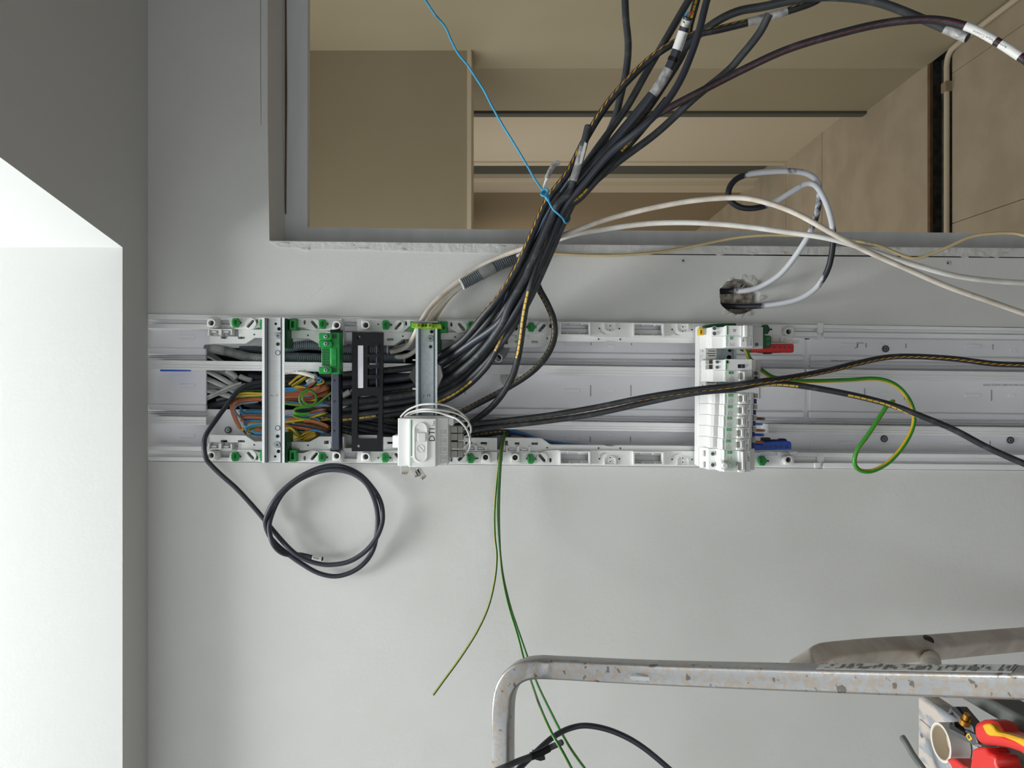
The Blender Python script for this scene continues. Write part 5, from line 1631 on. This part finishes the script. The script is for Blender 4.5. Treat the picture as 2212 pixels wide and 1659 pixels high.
def nest(m, pts, z, w=5.2, where='', turn=None):
    kind = {'copper': 'brown', 'skyblue': 'light blue', 'earthy': 'yellow-green', 'earth': 'green-yellow', 'dgreen': 'dark green', 'greywire': 'grey', 'dbrown': 'dark brown'}[m]
    q = [N8(a[0], a[1]) + ((z + a[2],) if len(a) > 2 else (() if i else (z,))) for i, a in enumerate(pts)]
    w = w * .84
    if 'coil' in where:
        (xa, ya), (xb, yb) = q[-2][:2], q[-1][:2]
        n_ = math.hypot(xb - xa, yb - ya) or 1
        q.append((xb + (xb - xa) / n_ * 5, yb + (yb - ya) / n_ * 5 + g.uniform(-2, 2), z - .03))
        q = [q[i] if i != len(q) - 2 or len(q[i]) > 2 else q[i] + (z,) for i in range(len(q))]
    if where[:3] == 'in ' and m in ('copper', 'skyblue', 'earthy') and len(pts) > 3:
        s1, s2 = g.uniform(-1.5, 1.5), g.choice((-1, 1)) * g.uniform(1.6, 3.2)
        q2 = [(p_[0] + s1, p_[1] + s2) + ((p_[2] - .0035,) if len(p_) > 2 else ()) for p_ in q]
        cable('single_wire', '%s wire %s' % (kind, where), q2, w, m, 'wire', group='%s wires %s' % (kind, where), turn=g.uniform(.8, 1.7), k=8, sub=5)
    cable('single_wire', '%s wire %s' % (kind, where), q, w, m, 'wire', group='%s wires %s' % (kind, where), turn=(g.choice((-1, 1)) * g.uniform(.8, 1.7)) if turn is None else turn, k=8, sub=5)


A_ = 'in upper loop left of silver rail'
nest('dgreen', [(90, 620, -.005), (110, 570), (180, 510), (330, 485), (520, 478), (700, 480)], -.012, 5.5, A_)
nest('earthy', [(70, 740), (85, 650), (140, 590), (260, 535), (420, 525), (700, 535)], -.006, 6, A_)
nest('earthy', [(75, 700), (110, 630), (180, 590), (320, 580), (700, 568)], -.004, 6.5, A_)
nest('copper', [(230, 1180, -.005), (160, 1050), (95, 880), (85, 760), (150, 670), (300, 615), (500, 600), (700, 598)], -.006, 6.5, A_)
nest('copper', [(250, 1180, -.005), (180, 1050), (120, 890), (105, 780), (170, 690), (320, 650), (520, 628), (700, 625)], -.001, 6.5, A_)
nest('copper', [(265, 1190, -.005), (200, 1050), (145, 900), (125, 800), (190, 710), (330, 675), (520, 655), (700, 650)], .002, 6, A_)
nest('greywire', [(290, 1020), (210, 950), (150, 870), (165, 790), (250, 735), (400, 710), (600, 690)], .0, 5.5, A_)
nest('skyblue', [(245, 770), (290, 850), (350, 880), (420, 880), (700, 885)], -.014, 4.5, A_)
B_ = 'in lower loop left of silver rail'
for i, (m, pts) in enumerate([('skyblue', [(360, 930), (370, 890), (430, 875), (560, 880), (700, 885)]), ('skyblue', [(250, 935), (330, 930), (400, 925)]), ('skyblue', [(250, 860), (290, 920), (360, 935)]),
                              ('copper', [(265, 985), (280, 965), (360, 950), (520, 960), (700, 968)]), ('copper', [(330, 1050), (280, 1030), (290, 1005), (400, 980), (560, 985), (700, 993)]),
                              ('skyblue', [(380, 1060), (350, 1045), (380, 1030), (520, 1025), (700, 1030)]), ('skyblue', [(400, 1120), (350, 1090), (370, 1065), (500, 1050), (700, 1050)]),
                              ('copper', [(420, 1130), (400, 1120), (450, 1105), (580, 1090), (700, 1060)]), ('earthy', [(430, 1140), (415, 1130), (470, 1115), (600, 1100), (700, 1085)]),
                              ('skyblue', [(380, 1220), (360, 1195), (400, 1160), (520, 1120), (700, 1100)]), ('earthy', [(440, 1260), (410, 1215), (440, 1175), (560, 1145), (700, 1130)]), ('earthy', [(470, 1270), (435, 1225), (470, 1190), (580, 1160), (700, 1150)]),
                              ('copper', [(540, 1210), (600, 1200), (700, 1205)]), ('copper', [(560, 1240), (620, 1225), (700, 1235)]), ('skyblue', [(470, 1240), (540, 1280), (620, 1290), (700, 1295)]), ('dgreen', [(440, 1250), (480, 1290), (570, 1310), (700, 1318)])]):
    nest(m, pts, -.016 + (i % 5) * .003, 5.6, B_)
C_ = 'in upper coil right of silver rail'
for i, (m, pts) in enumerate([('skyblue', [(1080, 440), (1250, 430), (1400, 400), (1560, 370), (1700, 330)]), ('skyblue', [(1060, 500), (1250, 490), (1430, 440), (1580, 350), (1680, 260), (1690, 180)]), ('copper', [(1060, 540), (1300, 510), (1480, 450), (1620, 370), (1720, 270), (1720, 200)]),
                              ('dgreen', [(1560, 470), (1660, 420), (1740, 330), (1740, 260)]), ('copper', [(1060, 570), (1300, 550), (1550, 520), (1750, 460), (1900, 400)]), ('copper', [(1060, 600), (1300, 590), (1560, 560), (1780, 500), (1930, 430)]),
                              ('copper', [(1060, 630), (1300, 620), (1600, 590), (1800, 545), (1940, 470)]), ('copper', [(1060, 655), (1350, 645), (1620, 620), (1820, 580), (1950, 510)]), ('copper', [(1060, 680), (1350, 680), (1650, 660), (1820, 630), (1960, 550)]),
                              ('dbrown', [(1300, 700), (1600, 700), (1760, 690), (1900, 630), (1960, 560)]), ('skyblue', [(1060, 700), (1250, 705), (1400, 720), (1700, 740), (2000, 735)]), ('earth', [(1060, 720), (1250, 745), (1450, 765), (1550, 760)]), ('copper', [(1550, 770), (1750, 780), (1900, 775), (2000, 765)]),
                              ('copper', [(1600, 440), (1750, 420), (1850, 390), (1890, 370)]), ('dbrown', [(1680, 400), (1780, 380), (1860, 340)]), ('earthy', [(1720, 360), (1800, 340), (1850, 310), (1830, 270), (1780, 240)]), ('skyblue', [(1740, 320), (1800, 290), (1800, 250), (1750, 240)]),
                              ('earthy', [(1240, 390, .006), (1330, 330), (1420, 270), (1500, 220)]), ('earthy', [(1190, 365, .006), (1270, 300), (1350, 230), (1440, 190)]), ('dgreen', [(1260, 385), (1390, 330), (1520, 230)]), ('earthy', [(1290, 395), (1380, 395), (1460, 415), (1540, 440)]),
                              ('skyblue', [(1300, 600), (1500, 585), (1650, 560)]), ('copper', [(1380, 480), (1500, 480), (1640, 470), (1800, 420)]), ('greywire', [(1700, 720), (1860, 700), (1950, 650), (1960, 600)]),
                              ('copper', [(1500, 620), (1700, 590), (1850, 540), (1930, 450), (1900, 390)]), ('dbrown', [(1780, 470), (1880, 440), (1920, 400)]), ('earthy', [(1500, 690), (1620, 665), (1750, 640)])]):
    nest(m, pts, -.022 + (i % 6) * .004, 5.6, C_)
nest('earth', [(2000, 520, .004), (1880, 610), (1760, 710), (1650, 770), (1540, 785), (1440, 750), (1390, 660), (1410, 550), (1500, 480), (1600, 475), (1690, 540), (1715, 630), (1680, 720), (1600, 750), (1520, 730), (1450, 650), (1460, 560), (1540, 500)], .004, 5.6, 'curled in a small ring left of the slim bar', 1.5)
nest('earth', [(1560, 790, .0), (1430, 800), (1310, 830), (1290, 870), (1350, 905), (1480, 915), (1600, 900), (1450, 935), (1290, 935), (1290, 965), (1400, 1000), (1500, 1015), (1590, 1018)], .002, 5.6, 'folded in a zigzag under the small ring', 1.5)
D_ = 'in lower coil right of silver rail'
for i, (m, pts) in enumerate([('skyblue', [(1080, 970), (1200, 955), (1300, 950)]), ('copper', [(1080, 1005), (1300, 985), (1500, 965), (1700, 910), (1880, 890)]), ('skyblue', [(1080, 1045), (1300, 1020), (1500, 1000), (1700, 940), (1850, 870)]), ('earthy', [(1080, 1090), (1300, 1060), (1500, 1030), (1650, 980), (1880, 910)]),
                              ('copper', [(1480, 1040), (1620, 1040), (1750, 1070), (1880, 1120), (1940, 1160)]), ('skyblue', [(1300, 1080), (1500, 1080), (1700, 1100), (1850, 1140), (1920, 1170)]), ('skyblue', [(1080, 1100), (1300, 1125), (1550, 1160), (1750, 1210), (1900, 1250)]), ('earthy', [(1250, 1090), (1450, 1100), (1650, 1130), (1800, 1170), (1930, 1210)]),
                              ('copper', [(1080, 1120), (1250, 1160), (1500, 1195), (1700, 1230), (1880, 1260)]), ('skyblue', [(1600, 1230), (1740, 1245), (1860, 1280)]), ('copper', [(1640, 1020), (1740, 990), (1850, 970), (1940, 975)]), ('copper', [(1700, 1030), (1820, 1010), (1940, 990)]), ('earthy', [(1760, 1040), (1880, 1030), (1940, 1010)]),
                              ('skyblue', [(1640, 1000), (1720, 1020), (1780, 1055)]), ('copper', [(1600, 890), (1740, 850), (1870, 830)]), ('dbrown', [(1640, 880), (1760, 835), (1850, 815)]), ('earthy', [(1350, 1425), (1380, 1370), (1500, 1290), (1680, 1240)]), ('earthy', [(1360, 1420), (1480, 1360), (1600, 1300), (1690, 1265)]),
                              ('earthy', [(1700, 1300), (1600, 1340), (1500, 1390), (1500, 1405), (1600, 1380), (1710, 1330)]), ('earthy', [(1140, 1180), (1220, 1180), (1290, 1230), (1370, 1330)]), ('earthy', [(1150, 1200), (1200, 1270), (1290, 1330), (1350, 1370)]), ('dgreen', [(1240, 1160), (1310, 1220), (1420, 1310)]), ('earthy', [(1240, 1370), (1290, 1380), (1370, 1360)]),
                              ('copper', [(1150, 1010), (1400, 1010), (1560, 1000)]), ('dbrown', [(1300, 1100), (1560, 1130), (1800, 1190), (1920, 1230)])]):
    nest(m, pts, -.020 + (i % 5) * .004, 5.6, D_)
WT = thing('cable_sleeve', 'white printed cable sleeve with wires spilling out near the green block', 'cable', P(650, 806, 0))
part('sleeve', MB().tube(path([N8(1060, 130) + (-.02,), N8(1250, 115), N8(1400, 130), N8(1560, 170), N8(1700, 215) + (.004,)]), rad(10, 0), 12), 'white_cable', WT)
printed(WT, 'DC 03 ME NP012K', 616, 807.5, 4, .006, ((.12, 0, -1), (1, 0, .12)), 'ink')
cable('cable_sleeve', 'short white cable stub under the printed sleeve', [N8(1540, 330) + (-.015,), N8(1600, 290), N8(1680, 260)], 13, 'white_cable', 'cable')
wt = thing('cable_marker', 'yellow wire marker flag at the foot of the brown loop', 'marker', P(515, 925, 0))
part('flag', MB().prism([N8(170, 1110), N8(260, 1190), N8(320, 1180), N8(310, 1260), N8(230, 1200)], -.012, -.008), 'yellow', wt)
part('tag', MB().prism([N8(200, 1180), N8(300, 1260), N8(370, 1320), N8(340, 1240)], -.016, -.012), 'wood', wt)
tb = thing('wire_tag', 'small grey two-hole tag below the yellow marker', 'tag', P(537, 940, -.01))
part('plate', MB().prism([N8(370, 1305), N8(460, 1290), N8(475, 1335), N8(385, 1345)], -.012, -.009), 'greywhite', tb)
for cx, cy in ((405, 1322), (450, 1312)):
    a, b = N8(cx, cy); part('hole', MB().disk(a, b, 1.2, -.012, -.0086, 8), 'dark', tb)

# ------------------------------------------------------------------ the loose coil on the left
K8 = lambda cx, cy: (430 + cx / 5.267, 980 + cy / 5.267)
kk = [(640, 822, -.04), (560, 826, -.02), (520, 840, -.005), (494, 870, .01), (463, 912, .03), (444, 942, .045), (441, 965, .05)]
loop = [(70, 20, .05), (110, 100, .045), (250, 240), (420, 390), (580, 560), (735, 740, .02), (900, 940), (1060, 1110, .03), (1200, 1200), (1350, 1250), (1500, 1264), (1700, 1230), (1870, 1130), (1990, 1000, .03), (2062, 860), (2090, 720), (2066, 550), (1975, 390), (1820, 230, .02), (1620, 145), (1420, 148), (1200, 235), (1000, 375), (860, 530, .035), (775, 690), (755, 800), (800, 930), (890, 1040, .02), (1010, 1140), (1150, 1240), (1350, 1355), (1550, 1395), (1740, 1345), (1890, 1235), (1985, 1080, .014), (2022, 900), (2032, 720), (2000, 540), (1905, 345, .035), (1740, 225), (1550, 185), (1360, 205), (1160, 285), (990, 410, .016), (890, 550), (820, 720), (798, 850), (830, 1000, .036), (900, 1100), (1000, 1148), (1150, 1150, .014), (1290, 1180), (1400, 1197, .014)]
q = kk + [K8(a[0], a[1]) + tuple(a[2:]) for a in loop]
o, pts, r = cable('power_cable', 'smooth black cable looping out of the nest into a loose double coil against the wall', q, 10.4, 'cable2', sub=5)
sub_tube(o, 'striped_tip', pts[-6:], r * 1.12, 'white_tape', 'white marked tip')
e = pts[-1]; t_ = (pts[-1] - pts[-2]).normalized()
sub_tube(o, 'cut_core', [e + t_ * .0004, e + t_ * .0012], r * .8, 'dark')
for k in range(3):
    c = pts[-5 + k]; part('ink_mark', MB().tube([c + Vector((.002, -r * 1.02, .0006)), c + Vector((-.001, -r * 1.1, -.0006))], .0005, 6), 'ink', o)

# ------------------------------------------------------------------ loose earth wires
cable('earth_wire', 'stiff green and yellow earth wire looping below the red and blue bars', [(1602, 744, .04), (1612, 758, .045), (1622, 778, .05), (1650, 803, .06), (1678, 817), (1740, 823, .07), (1830, 821), (1890, 818, .075), (1930, 829), (1958, 855), (1973, 888), (1972, 922, .08), (1952, 962), (1920, 998), (1885, 1017), (1858, 1016), (1846, 1000), (1852, 972), (1876, 938, .09), (1902, 898), (1917, 876), (1930, 866, .09)], 9.5, 'earth', 'wire', turn=1.35, sub=7)
cable('copper_core', 'bare copper tip of the stiff earth wire', [(1928.5, 867, .0915), (1933, 865.5, .092)], 5.5, 'brass', 'wire')
EW = 'thin earth wires hanging from the left bracket'
cable('earth_wire', 'thin yellow green wire curving off to the lower left of the picture, shortest of three', [(1090, 935, -.01), (1086, 952, .015), (1079, 990, .03), (1072, 1050), (1068, 1110), (1069, 1160, .04), (1073, 1200), (1069, 1250), (1055, 1310), (1030, 1365), (995, 1420), (960, 1468), (936, 1501, .06)], 5, 'earththin', 'wire', EW, turn=.75)
cable('earth_wire', 'thin green wire nearest the ladder corner, passing behind its top rail', [(1094, 938, -.01), (1089, 952, .015), (1083, 990, .03), (1079, 1060), (1078, 1120), (1080, 1180, .05), (1085, 1240), (1098, 1305), (1117, 1368), (1134, 1432, .20), (1150, 1480, .31), (1166, 1525, .39), (1190, 1580, .455), (1216, 1625, .475), (1245, 1680, .48)], 4.8, 'earththin', 'wire', EW, turn=1.2)
cable('earth_wire', 'thin green yellow wire, outer one of two passing behind the ladder top rail', [(1092, 938, -.01), (1088, 952, .018), (1081, 990, .035), (1076, 1060), (1075, 1120), (1080, 1190, .055), (1088, 1250), (1103, 1312), (1123, 1372), (1144, 1432, .16), (1162, 1480), (1186, 1530), (1214, 1585, .34), (1238, 1625), (1278, 1680, .38)], 4.8, 'earththin', 'wire', EW, turn=-1.2)

# ------------------------------------------------------------------ blue string
bs = thing('blue_string', 'bright blue string tied round the bundle and pulled up to the ceiling side', 'string', P(1176, 412, .15))
part('string', MB().tube(path([(640, -420, .40), (800, -190, .34), (905, -25, .30), (920, 2, .29), (940, 32), (949, 42), (963, 60), (975, 88), (990, 116), (1012, 143), (1028, 168), (1046, 196, .22), (1062, 228), (1082, 264), (1106, 303), (1126, 336), (1140, 360), (1156, 388), (1172, 410, .15), (1183, 420), (1186, 436, .155), (1195, 452, .158), (1208, 464, .157), (1216, 472, .15), (1220, 480, .14), (1226, 481, .125), (1231, 472, .11), (1229, 468, .095)]), rad(4.6, .18), 8), 'stringblue', bs)
part('knot', MB().tube(path([(1172, 414, .152), (1169, 420), (1176, 423, .158), (1184, 415), (1180, 408, .154), (1172, 412), (1176, 422, .15), (1184, 434), (1180, 426, .155), (1171, 418)], sub=5), rad(4.8, .15), 8), 'stringblue', bs)
cs = thing('wire_stub', 'short white wire stub in clear tape standing above the blue knot', 'wire', P(1190, 380, .15))
part('wire', MB().tube(path([(1176, 414, .148), (1177, 400), (1182, 385), (1190, 368)]), rad(6.5, .15), 8), 'white', cs)
part('tape_tube', MB().tube(path([(1181, 386, .15), (1189, 368), (1197, 356), (1204, 349)]), rad(11, .15), 10), 'tape', cs)
part('tape_flag', MB().prism([(1198, 347), (1206, 346), (1211, 353), (1208, 359), (1201, 355)], .148, .1486), 'clear', cs)

# ------------------------------------------------------------------ stepladder in the foreground
LD = thing('stepladder', 'paint-spattered aluminium stepladder with its top hoop and platform', 'ladder', P(1600, 1500, .55))
def rprof(a, b, r, n=4):
    q = []
    for sx, sy, s in ((1, 1, 0), (-1, 1, 1), (-1, -1, 2), (1, -1, 3)):
        for k in range(n):
            t = math.pi / 2 * (s + k / (n - 1))
            q.append((sx * (a - r) + r * math.cos(t), sy * (b - r) + r * math.sin(t)))
    return q


hoop = path([(1087, 1800, .36), (1087, 1660, .37), (1087, 1560, .38), (1089, 1512), (1096, 1482), (1111, 1460), (1134, 1446), (1165, 1441, .385), (1220, 1443, .39), (1400, 1452, .43), (1700, 1462, .52), (2000, 1470, .61), (2250, 1475, .68)], 0, 8)
def to_floor(pts, k=6):
    t = (pts[-1] - pts[-k]).normalized()
    return pts + [pts[-1] + t * (pts[-1].z / -t.z) * f for f in (.3, .6, 1.0)]


hoop = to_floor(hoop)
mb = MB(); mb.sweep(hoop, rprof(.0115, .0118, .0035), Vector((0.0, -0.92, 0.38))); part('front_hoop', mb, 'alu', LD)
rear = path([(1738, 1462, .48), (1738, 1448, .46), (1744, 1434, .435), (1770, 1422, .405), (1830, 1414, .37), (1900, 1407, .33), (2010, 1399, .27), (2120, 1389, .21), (2260, 1377, .14)], 0, 8)
pe = rear[-1]
rear = rear + [Vector((pe.x, pe.y + .03, pe.z - .08)), Vector((pe.x, pe.y + .045, pe.z - .3)), Vector((pe.x, pe.y + .05, 0.0))]
mb = MB(); mb.sweep(rear, rprof(.0125, .0148, .004), Vector((-0.35, -0.9, 0.2))); part('rear_leg', mb, 'alu_dark', LD)
a = P(2006, 1387, .27)
mb = MB(); mb.disk(2006, 1387, 12, .279, .2865, 18); part('rivet', mb, 'tool_dark', LD)
mb = MB(); mb.tube([P(2010, 1418, .235), P(2011, 1475, .58)], .0125, 12); part('brace_tube', mb, 'alu_dark', LD)
mb = MB(); mb.prism([(1360, 1463), (1366, 1461), (1400, 1462), (1452, 1467), (1456, 1470), (1450, 1473), (1400, 1471), (1364, 1469)], .435, .4428); part('paint_patch', mb, 'stud', LD, 'grey painted patch')
# printed safety label on the side of the stile
g = random.Random(4)
def side_pt(f, w, lift=.0003):
    k = f * (n_ - 1)
    i0 = int(k); p = hoop[i0].lerp(hoop[min(i0 + 1, n_ - 1)], k - i0)
    t = (hoop[i0 + 1] - hoop[i0]).normalized()
    aa = Vector((0.0, -0.92, 0.38)); aa = (aa - t * aa.dot(t)).normalized()
    bb = t.cross(aa)
    if bb.x < 0: bb = -bb
    return p + bb * (.0118 + lift) + aa * w
n_ = len(hoop) - 3
i0_ = [i for i, p in enumerate(hoop) if CX + (ZC - p.z) * F / (D + p.y) > 1772][0] / (n_ - 1)
mb = MB()

NL = 40
for k in range(NL):
    f0, f1 = i0_ + (.985 - i0_) * k / NL, i0_ + (.985 - i0_) * (k + 1) / NL
    mb.solid([[side_pt(f0, -.009), side_pt(f1, -.009), side_pt(f1, .009), side_pt(f0, .009)]], (.0002, 0, 0))
lb = part('safety_label', mb, 'greywhite', LD, 'faded printed safety label')
mb = MB()
for k in range(60):
    f = i0_ + (.985 - i0_) * k / 60
    w0, w1 = sorted((g.uniform(-.008, .008), g.uniform(-.008, .008)))
    df = g.uniform(.001, .003)
    mb.solid([[side_pt(f, w0, .0008), side_pt(f + df, w0, .0008), side_pt(f + df, w1, .0008), side_pt(f, w1, .0008)]], (.0002, 0, 0))
part('label_print', mb, 'greyink', lb)
# platform
ZP = 1.352
def Z(px, py, h=0.0):
    """point on the platform (height h above it) seen at (px, py)"""
    t = (ZP + h - ZC) * F / (CX - px)
    return Vector(((CY - py) * t / F, t - D, ZP + h))


mb = MB()
mb.solid([[(-.343, -.48, ZP), (-.335, -.66, ZP), (-.318, -.86, ZP), (-.76, -.86, ZP), (-.74, -.48, ZP)]], (0, 0, -.022))
pf = part('platform', mb, 'plat', LD, 'paint-smeared step platform', bevel=.004)
for k in range(5):
    x = -.37 - k * .055
    mb = MB(); mb.wbox(x - .0025, x + .0025, -.86, -.487, ZP - .002, ZP + .0012); part('tread_rib', mb, 'plat', pf)
mb = MB(); mb.solid([[(-.316, -.55, ZP - .002), (-.296, -.86, ZP - .002), (-.280, -.86, ZP - .002), (-.301, -.55, ZP - .002)]], (0, 0, -.03)); part('side_channel', mb, 'rail_grey', LD, 'dark grey side channel', bevel=.003)
# tape roll
tr_ = thing('tape_roll', 'white tape roll lying on the ladder platform', 'tape roll', Z(2050, 1612))
c = Z(2055, 1604, .010); c.z = ZP
R0, R1, hh = .0186, .0156, .020
for nm, ra, rb, m_ in (('tape', R0, R1 + .0012, 'tape_roll'), ('core', R1 + .0012, R1, 'tape_core')):
    ci = lambda r: [(c.x + r * math.cos(6.2832 * k / 40), c.y + r * math.sin(6.2832 * k / 40), ZP + .001) for k in range(40)]
    mb = MB(); mb.solid([ci(ra), ci(rb)], (0, 0, hh)); part(nm, mb, m_, tr_, bevel=.0005)
mb = MB(); mb.solid([[Vector((c.x + .0154 * math.cos(6.2832 * k / 30), c.y + .0154 * math.sin(6.2832 * k / 30), ZP + .0005)) for k in range(30)]], (0, 0, .006)); part('inner_disk', mb, 'tape_core', tr_)

# wire strippers
R9 = lambda cx, cy: (1990 + cx / 9.964, 1500 + cy / 9.964)
ws = thing('wire_strippers', 'grey-jawed wire strippers with brass screw and red-yellow handle', 'pliers', Z(2120, 1600))
def flat(q, h, th, conv=R9):
    return MB().solid([[Z(*conv(a, b), h) for a, b in q]], (0, 0, -th))
jw = part('jaw', flat([(575, 440), (570, 400), (620, 270), (745, 262), (1100, 690), (1130, 830), (1010, 760), (940, 760), (650, 360), (640, 400)], .024, .011), 'tool_steel', ws, bevel=.001)
part('jaw', flat([(575, 590), (640, 650), (700, 580), (720, 640), (720, 740), (925, 850), (940, 760), (1150, 850), (1230, 1090), (1140, 1110), (700, 870), (590, 790)], .022, .011), 'tool_steel', ws, bevel=.001)
part('jaw_edge', flat([(640, 275), (745, 264), (900, 460), (850, 500), (660, 330)], .0262, .003), 'tool_dark', jw)
part('jaw_edge', flat([(725, 690), (925, 830), (925, 895), (610, 740), (600, 640), (640, 660), (712, 600)], .0242, .003), 'tool_dark', ws)
c = Z(*R9(940, 600), .026)
ax = (Z(*R9(990, 430), .026) - c).normalized()
part('nut', MB().tube([c - ax * .002, c + ax * .0035], .0048, 18), 'brass', ws, bevel=.0005)
part('adjusting_screw', MB().tube([c + ax * .0035, c + ax * .0098], .0030, 16), 'brass', ws, bevel=.0005)
pv = [(990, 850), (1030, 838), (1045, 880), (1085, 935), (1095, 965), (1060, 975), (1050, 1005), (1015, 975), (985, 930), (960, 890)]
pi_ = [(1000, 872), (1022, 862), (1036, 895), (1065, 940), (1040, 955), (1030, 970), (1010, 940), (985, 905)]
part('yellow_emblem', MB().solid([[Z(*R9(a, b), .0226) for a, b in pv], [Z(*R9(a, b), .0226) for a, b in pi_]], (0, 0, -.001)), 'yellow', ws)
hq = [(1110, 690), (1150, 600), (1250, 545), (1400, 535), (1530, 590), (1600, 690), (1680, 800), (1900, 870), (2250, 1000), (2700, 1250), (2700, 1560), (2250, 1370), (2100, 1260), (1800, 1150), (1500, 1100), (1260, 1080), (1170, 1020), (1125, 900)]
part('handle', flat(hq, .032, .022), 'tool_red', ws, 'red handle grip', bevel=.005)
yq = [(1300, 660), (1360, 630), (1460, 628), (1530, 690), (1600, 800), (1850, 860), (2250, 980), (2700, 1220), (2700, 1390), (2250, 1170), (2000, 1020), (1750, 915), (1450, 895), (1390, 850), (1340, 760)]
part('handle_inlay', flat(yq, .0345, .010), 'tool_yellow', ws, 'yellow soft inlay', bevel=.0015)
part('pivot', flat([(1150, 1050), (1240, 1060), (1290, 1130), (1200, 1140), (1130, 1110)], .026, .016), 'screw', ws, bevel=.001)
sg = [(1180, 1140), (1360, 1135), (1430, 1260), (1550, 1290), (1610, 1400), (1600, 1500), (1700, 1700), (1400, 1900), (1000, 1900), (1040, 1560), (1060, 1430), (1080, 1330), (1065, 1260), (1100, 1180)]
part('handle', flat(sg, .030, .022), 'tool_red', ws, 'second red handle grip', bevel=.004)
rp = thing('pliers', 'red-handled pliers beside the tape roll at the bottom edge', 'pliers', Z(2060, 1650))
part('handle', flat([(525, 1410), (580, 1380), (680, 1375), (740, 1410), (900, 1540), (1000, 1560), (1040, 1640), (1000, 1900), (700, 1900), (640, 1560), (600, 1480)], .026, .018), 'tool_red', rp, 'red grip', bevel=.004)
o = thing('tool_handle', 'dark grey curved tool handle sticking up past the platform edge', 'tool', P(1980, 1640, .52))
part('shaft', MB().tube(path([(1949, 1592, .50), (1958, 1606), (1972, 1630), (1990, 1655, .52), (2010, 1680, .53), (2060, 1720, .54)]), rad(13.5, .5), 12), 'rail_grey', o)

# ------------------------------------------------------------------ black cables at the bottom
cg = thing('power_cable', 'black cable with a cut taped end over the ladder corner', 'cable', P(1160, 1632, .40))
q = path([(1020, 1688, .45), (1060, 1670, .45), (1090, 1657, .45), (1120, 1644), (1160, 1629, .43), (1190, 1614, .42), (1215, 1603, .42)])
part('jacket', MB().tube(q, rad(13, .43), 12), 'cable', cg)
part('tape_band', MB().tube(q[22:30], rad(17, .43), 10), 'black', cg, 'black tape')
part('tape_tail', MB().prism([(1150, 1626), (1176, 1634), (1178, 1641), (1168, 1644), (1152, 1640)], .42, .428), 'black', cg)
td_ = (q[-1] - q[-2]).normalized()
part('cut_end', MB().tube([q[-1] + td_ * .0003, q[-1] + td_ * .001], rad(9, .43), 12), 'hole', cg)
cable('power_cable', 'black cable arching across the bottom right of the ladder corner', [(1095, 1690, .43), (1120, 1662, .42), (1150, 1632, .40), (1195, 1592, .37), (1235, 1572, .35), (1275, 1568), (1330, 1582), (1390, 1615), (1470, 1682, .36)], 12.5, 'cable2')

# ------------------------------------------------------------------ look-alikes get their order down the picture into the label
ORD = 'first second third fourth fifth sixth seventh eighth ninth tenth eleventh twelfth thirteenth fourteenth fifteenth sixteenth seventeenth eighteenth nineteenth twentieth'.split() + ['%dth' % k for k in range(21, 60)]
bylab = {}
for o in list(COL.objects):
    if o.parent is None and 'label' in o and o.type == 'MESH':
        bylab.setdefault(o['label'], []).append(o)
for lab, os_ in bylab.items():
    if len(os_) > 1:
        def mid(o):
            vs = o.data.vertices
            return -(o.location.x + sum(v.co.x for v in vs) / len(vs))
        os_.sort(key=mid)
        for k, o in enumerate(os_):
            o['label'] = '%s, %s of %d from top' % (lab, ORD[k], len(os_))
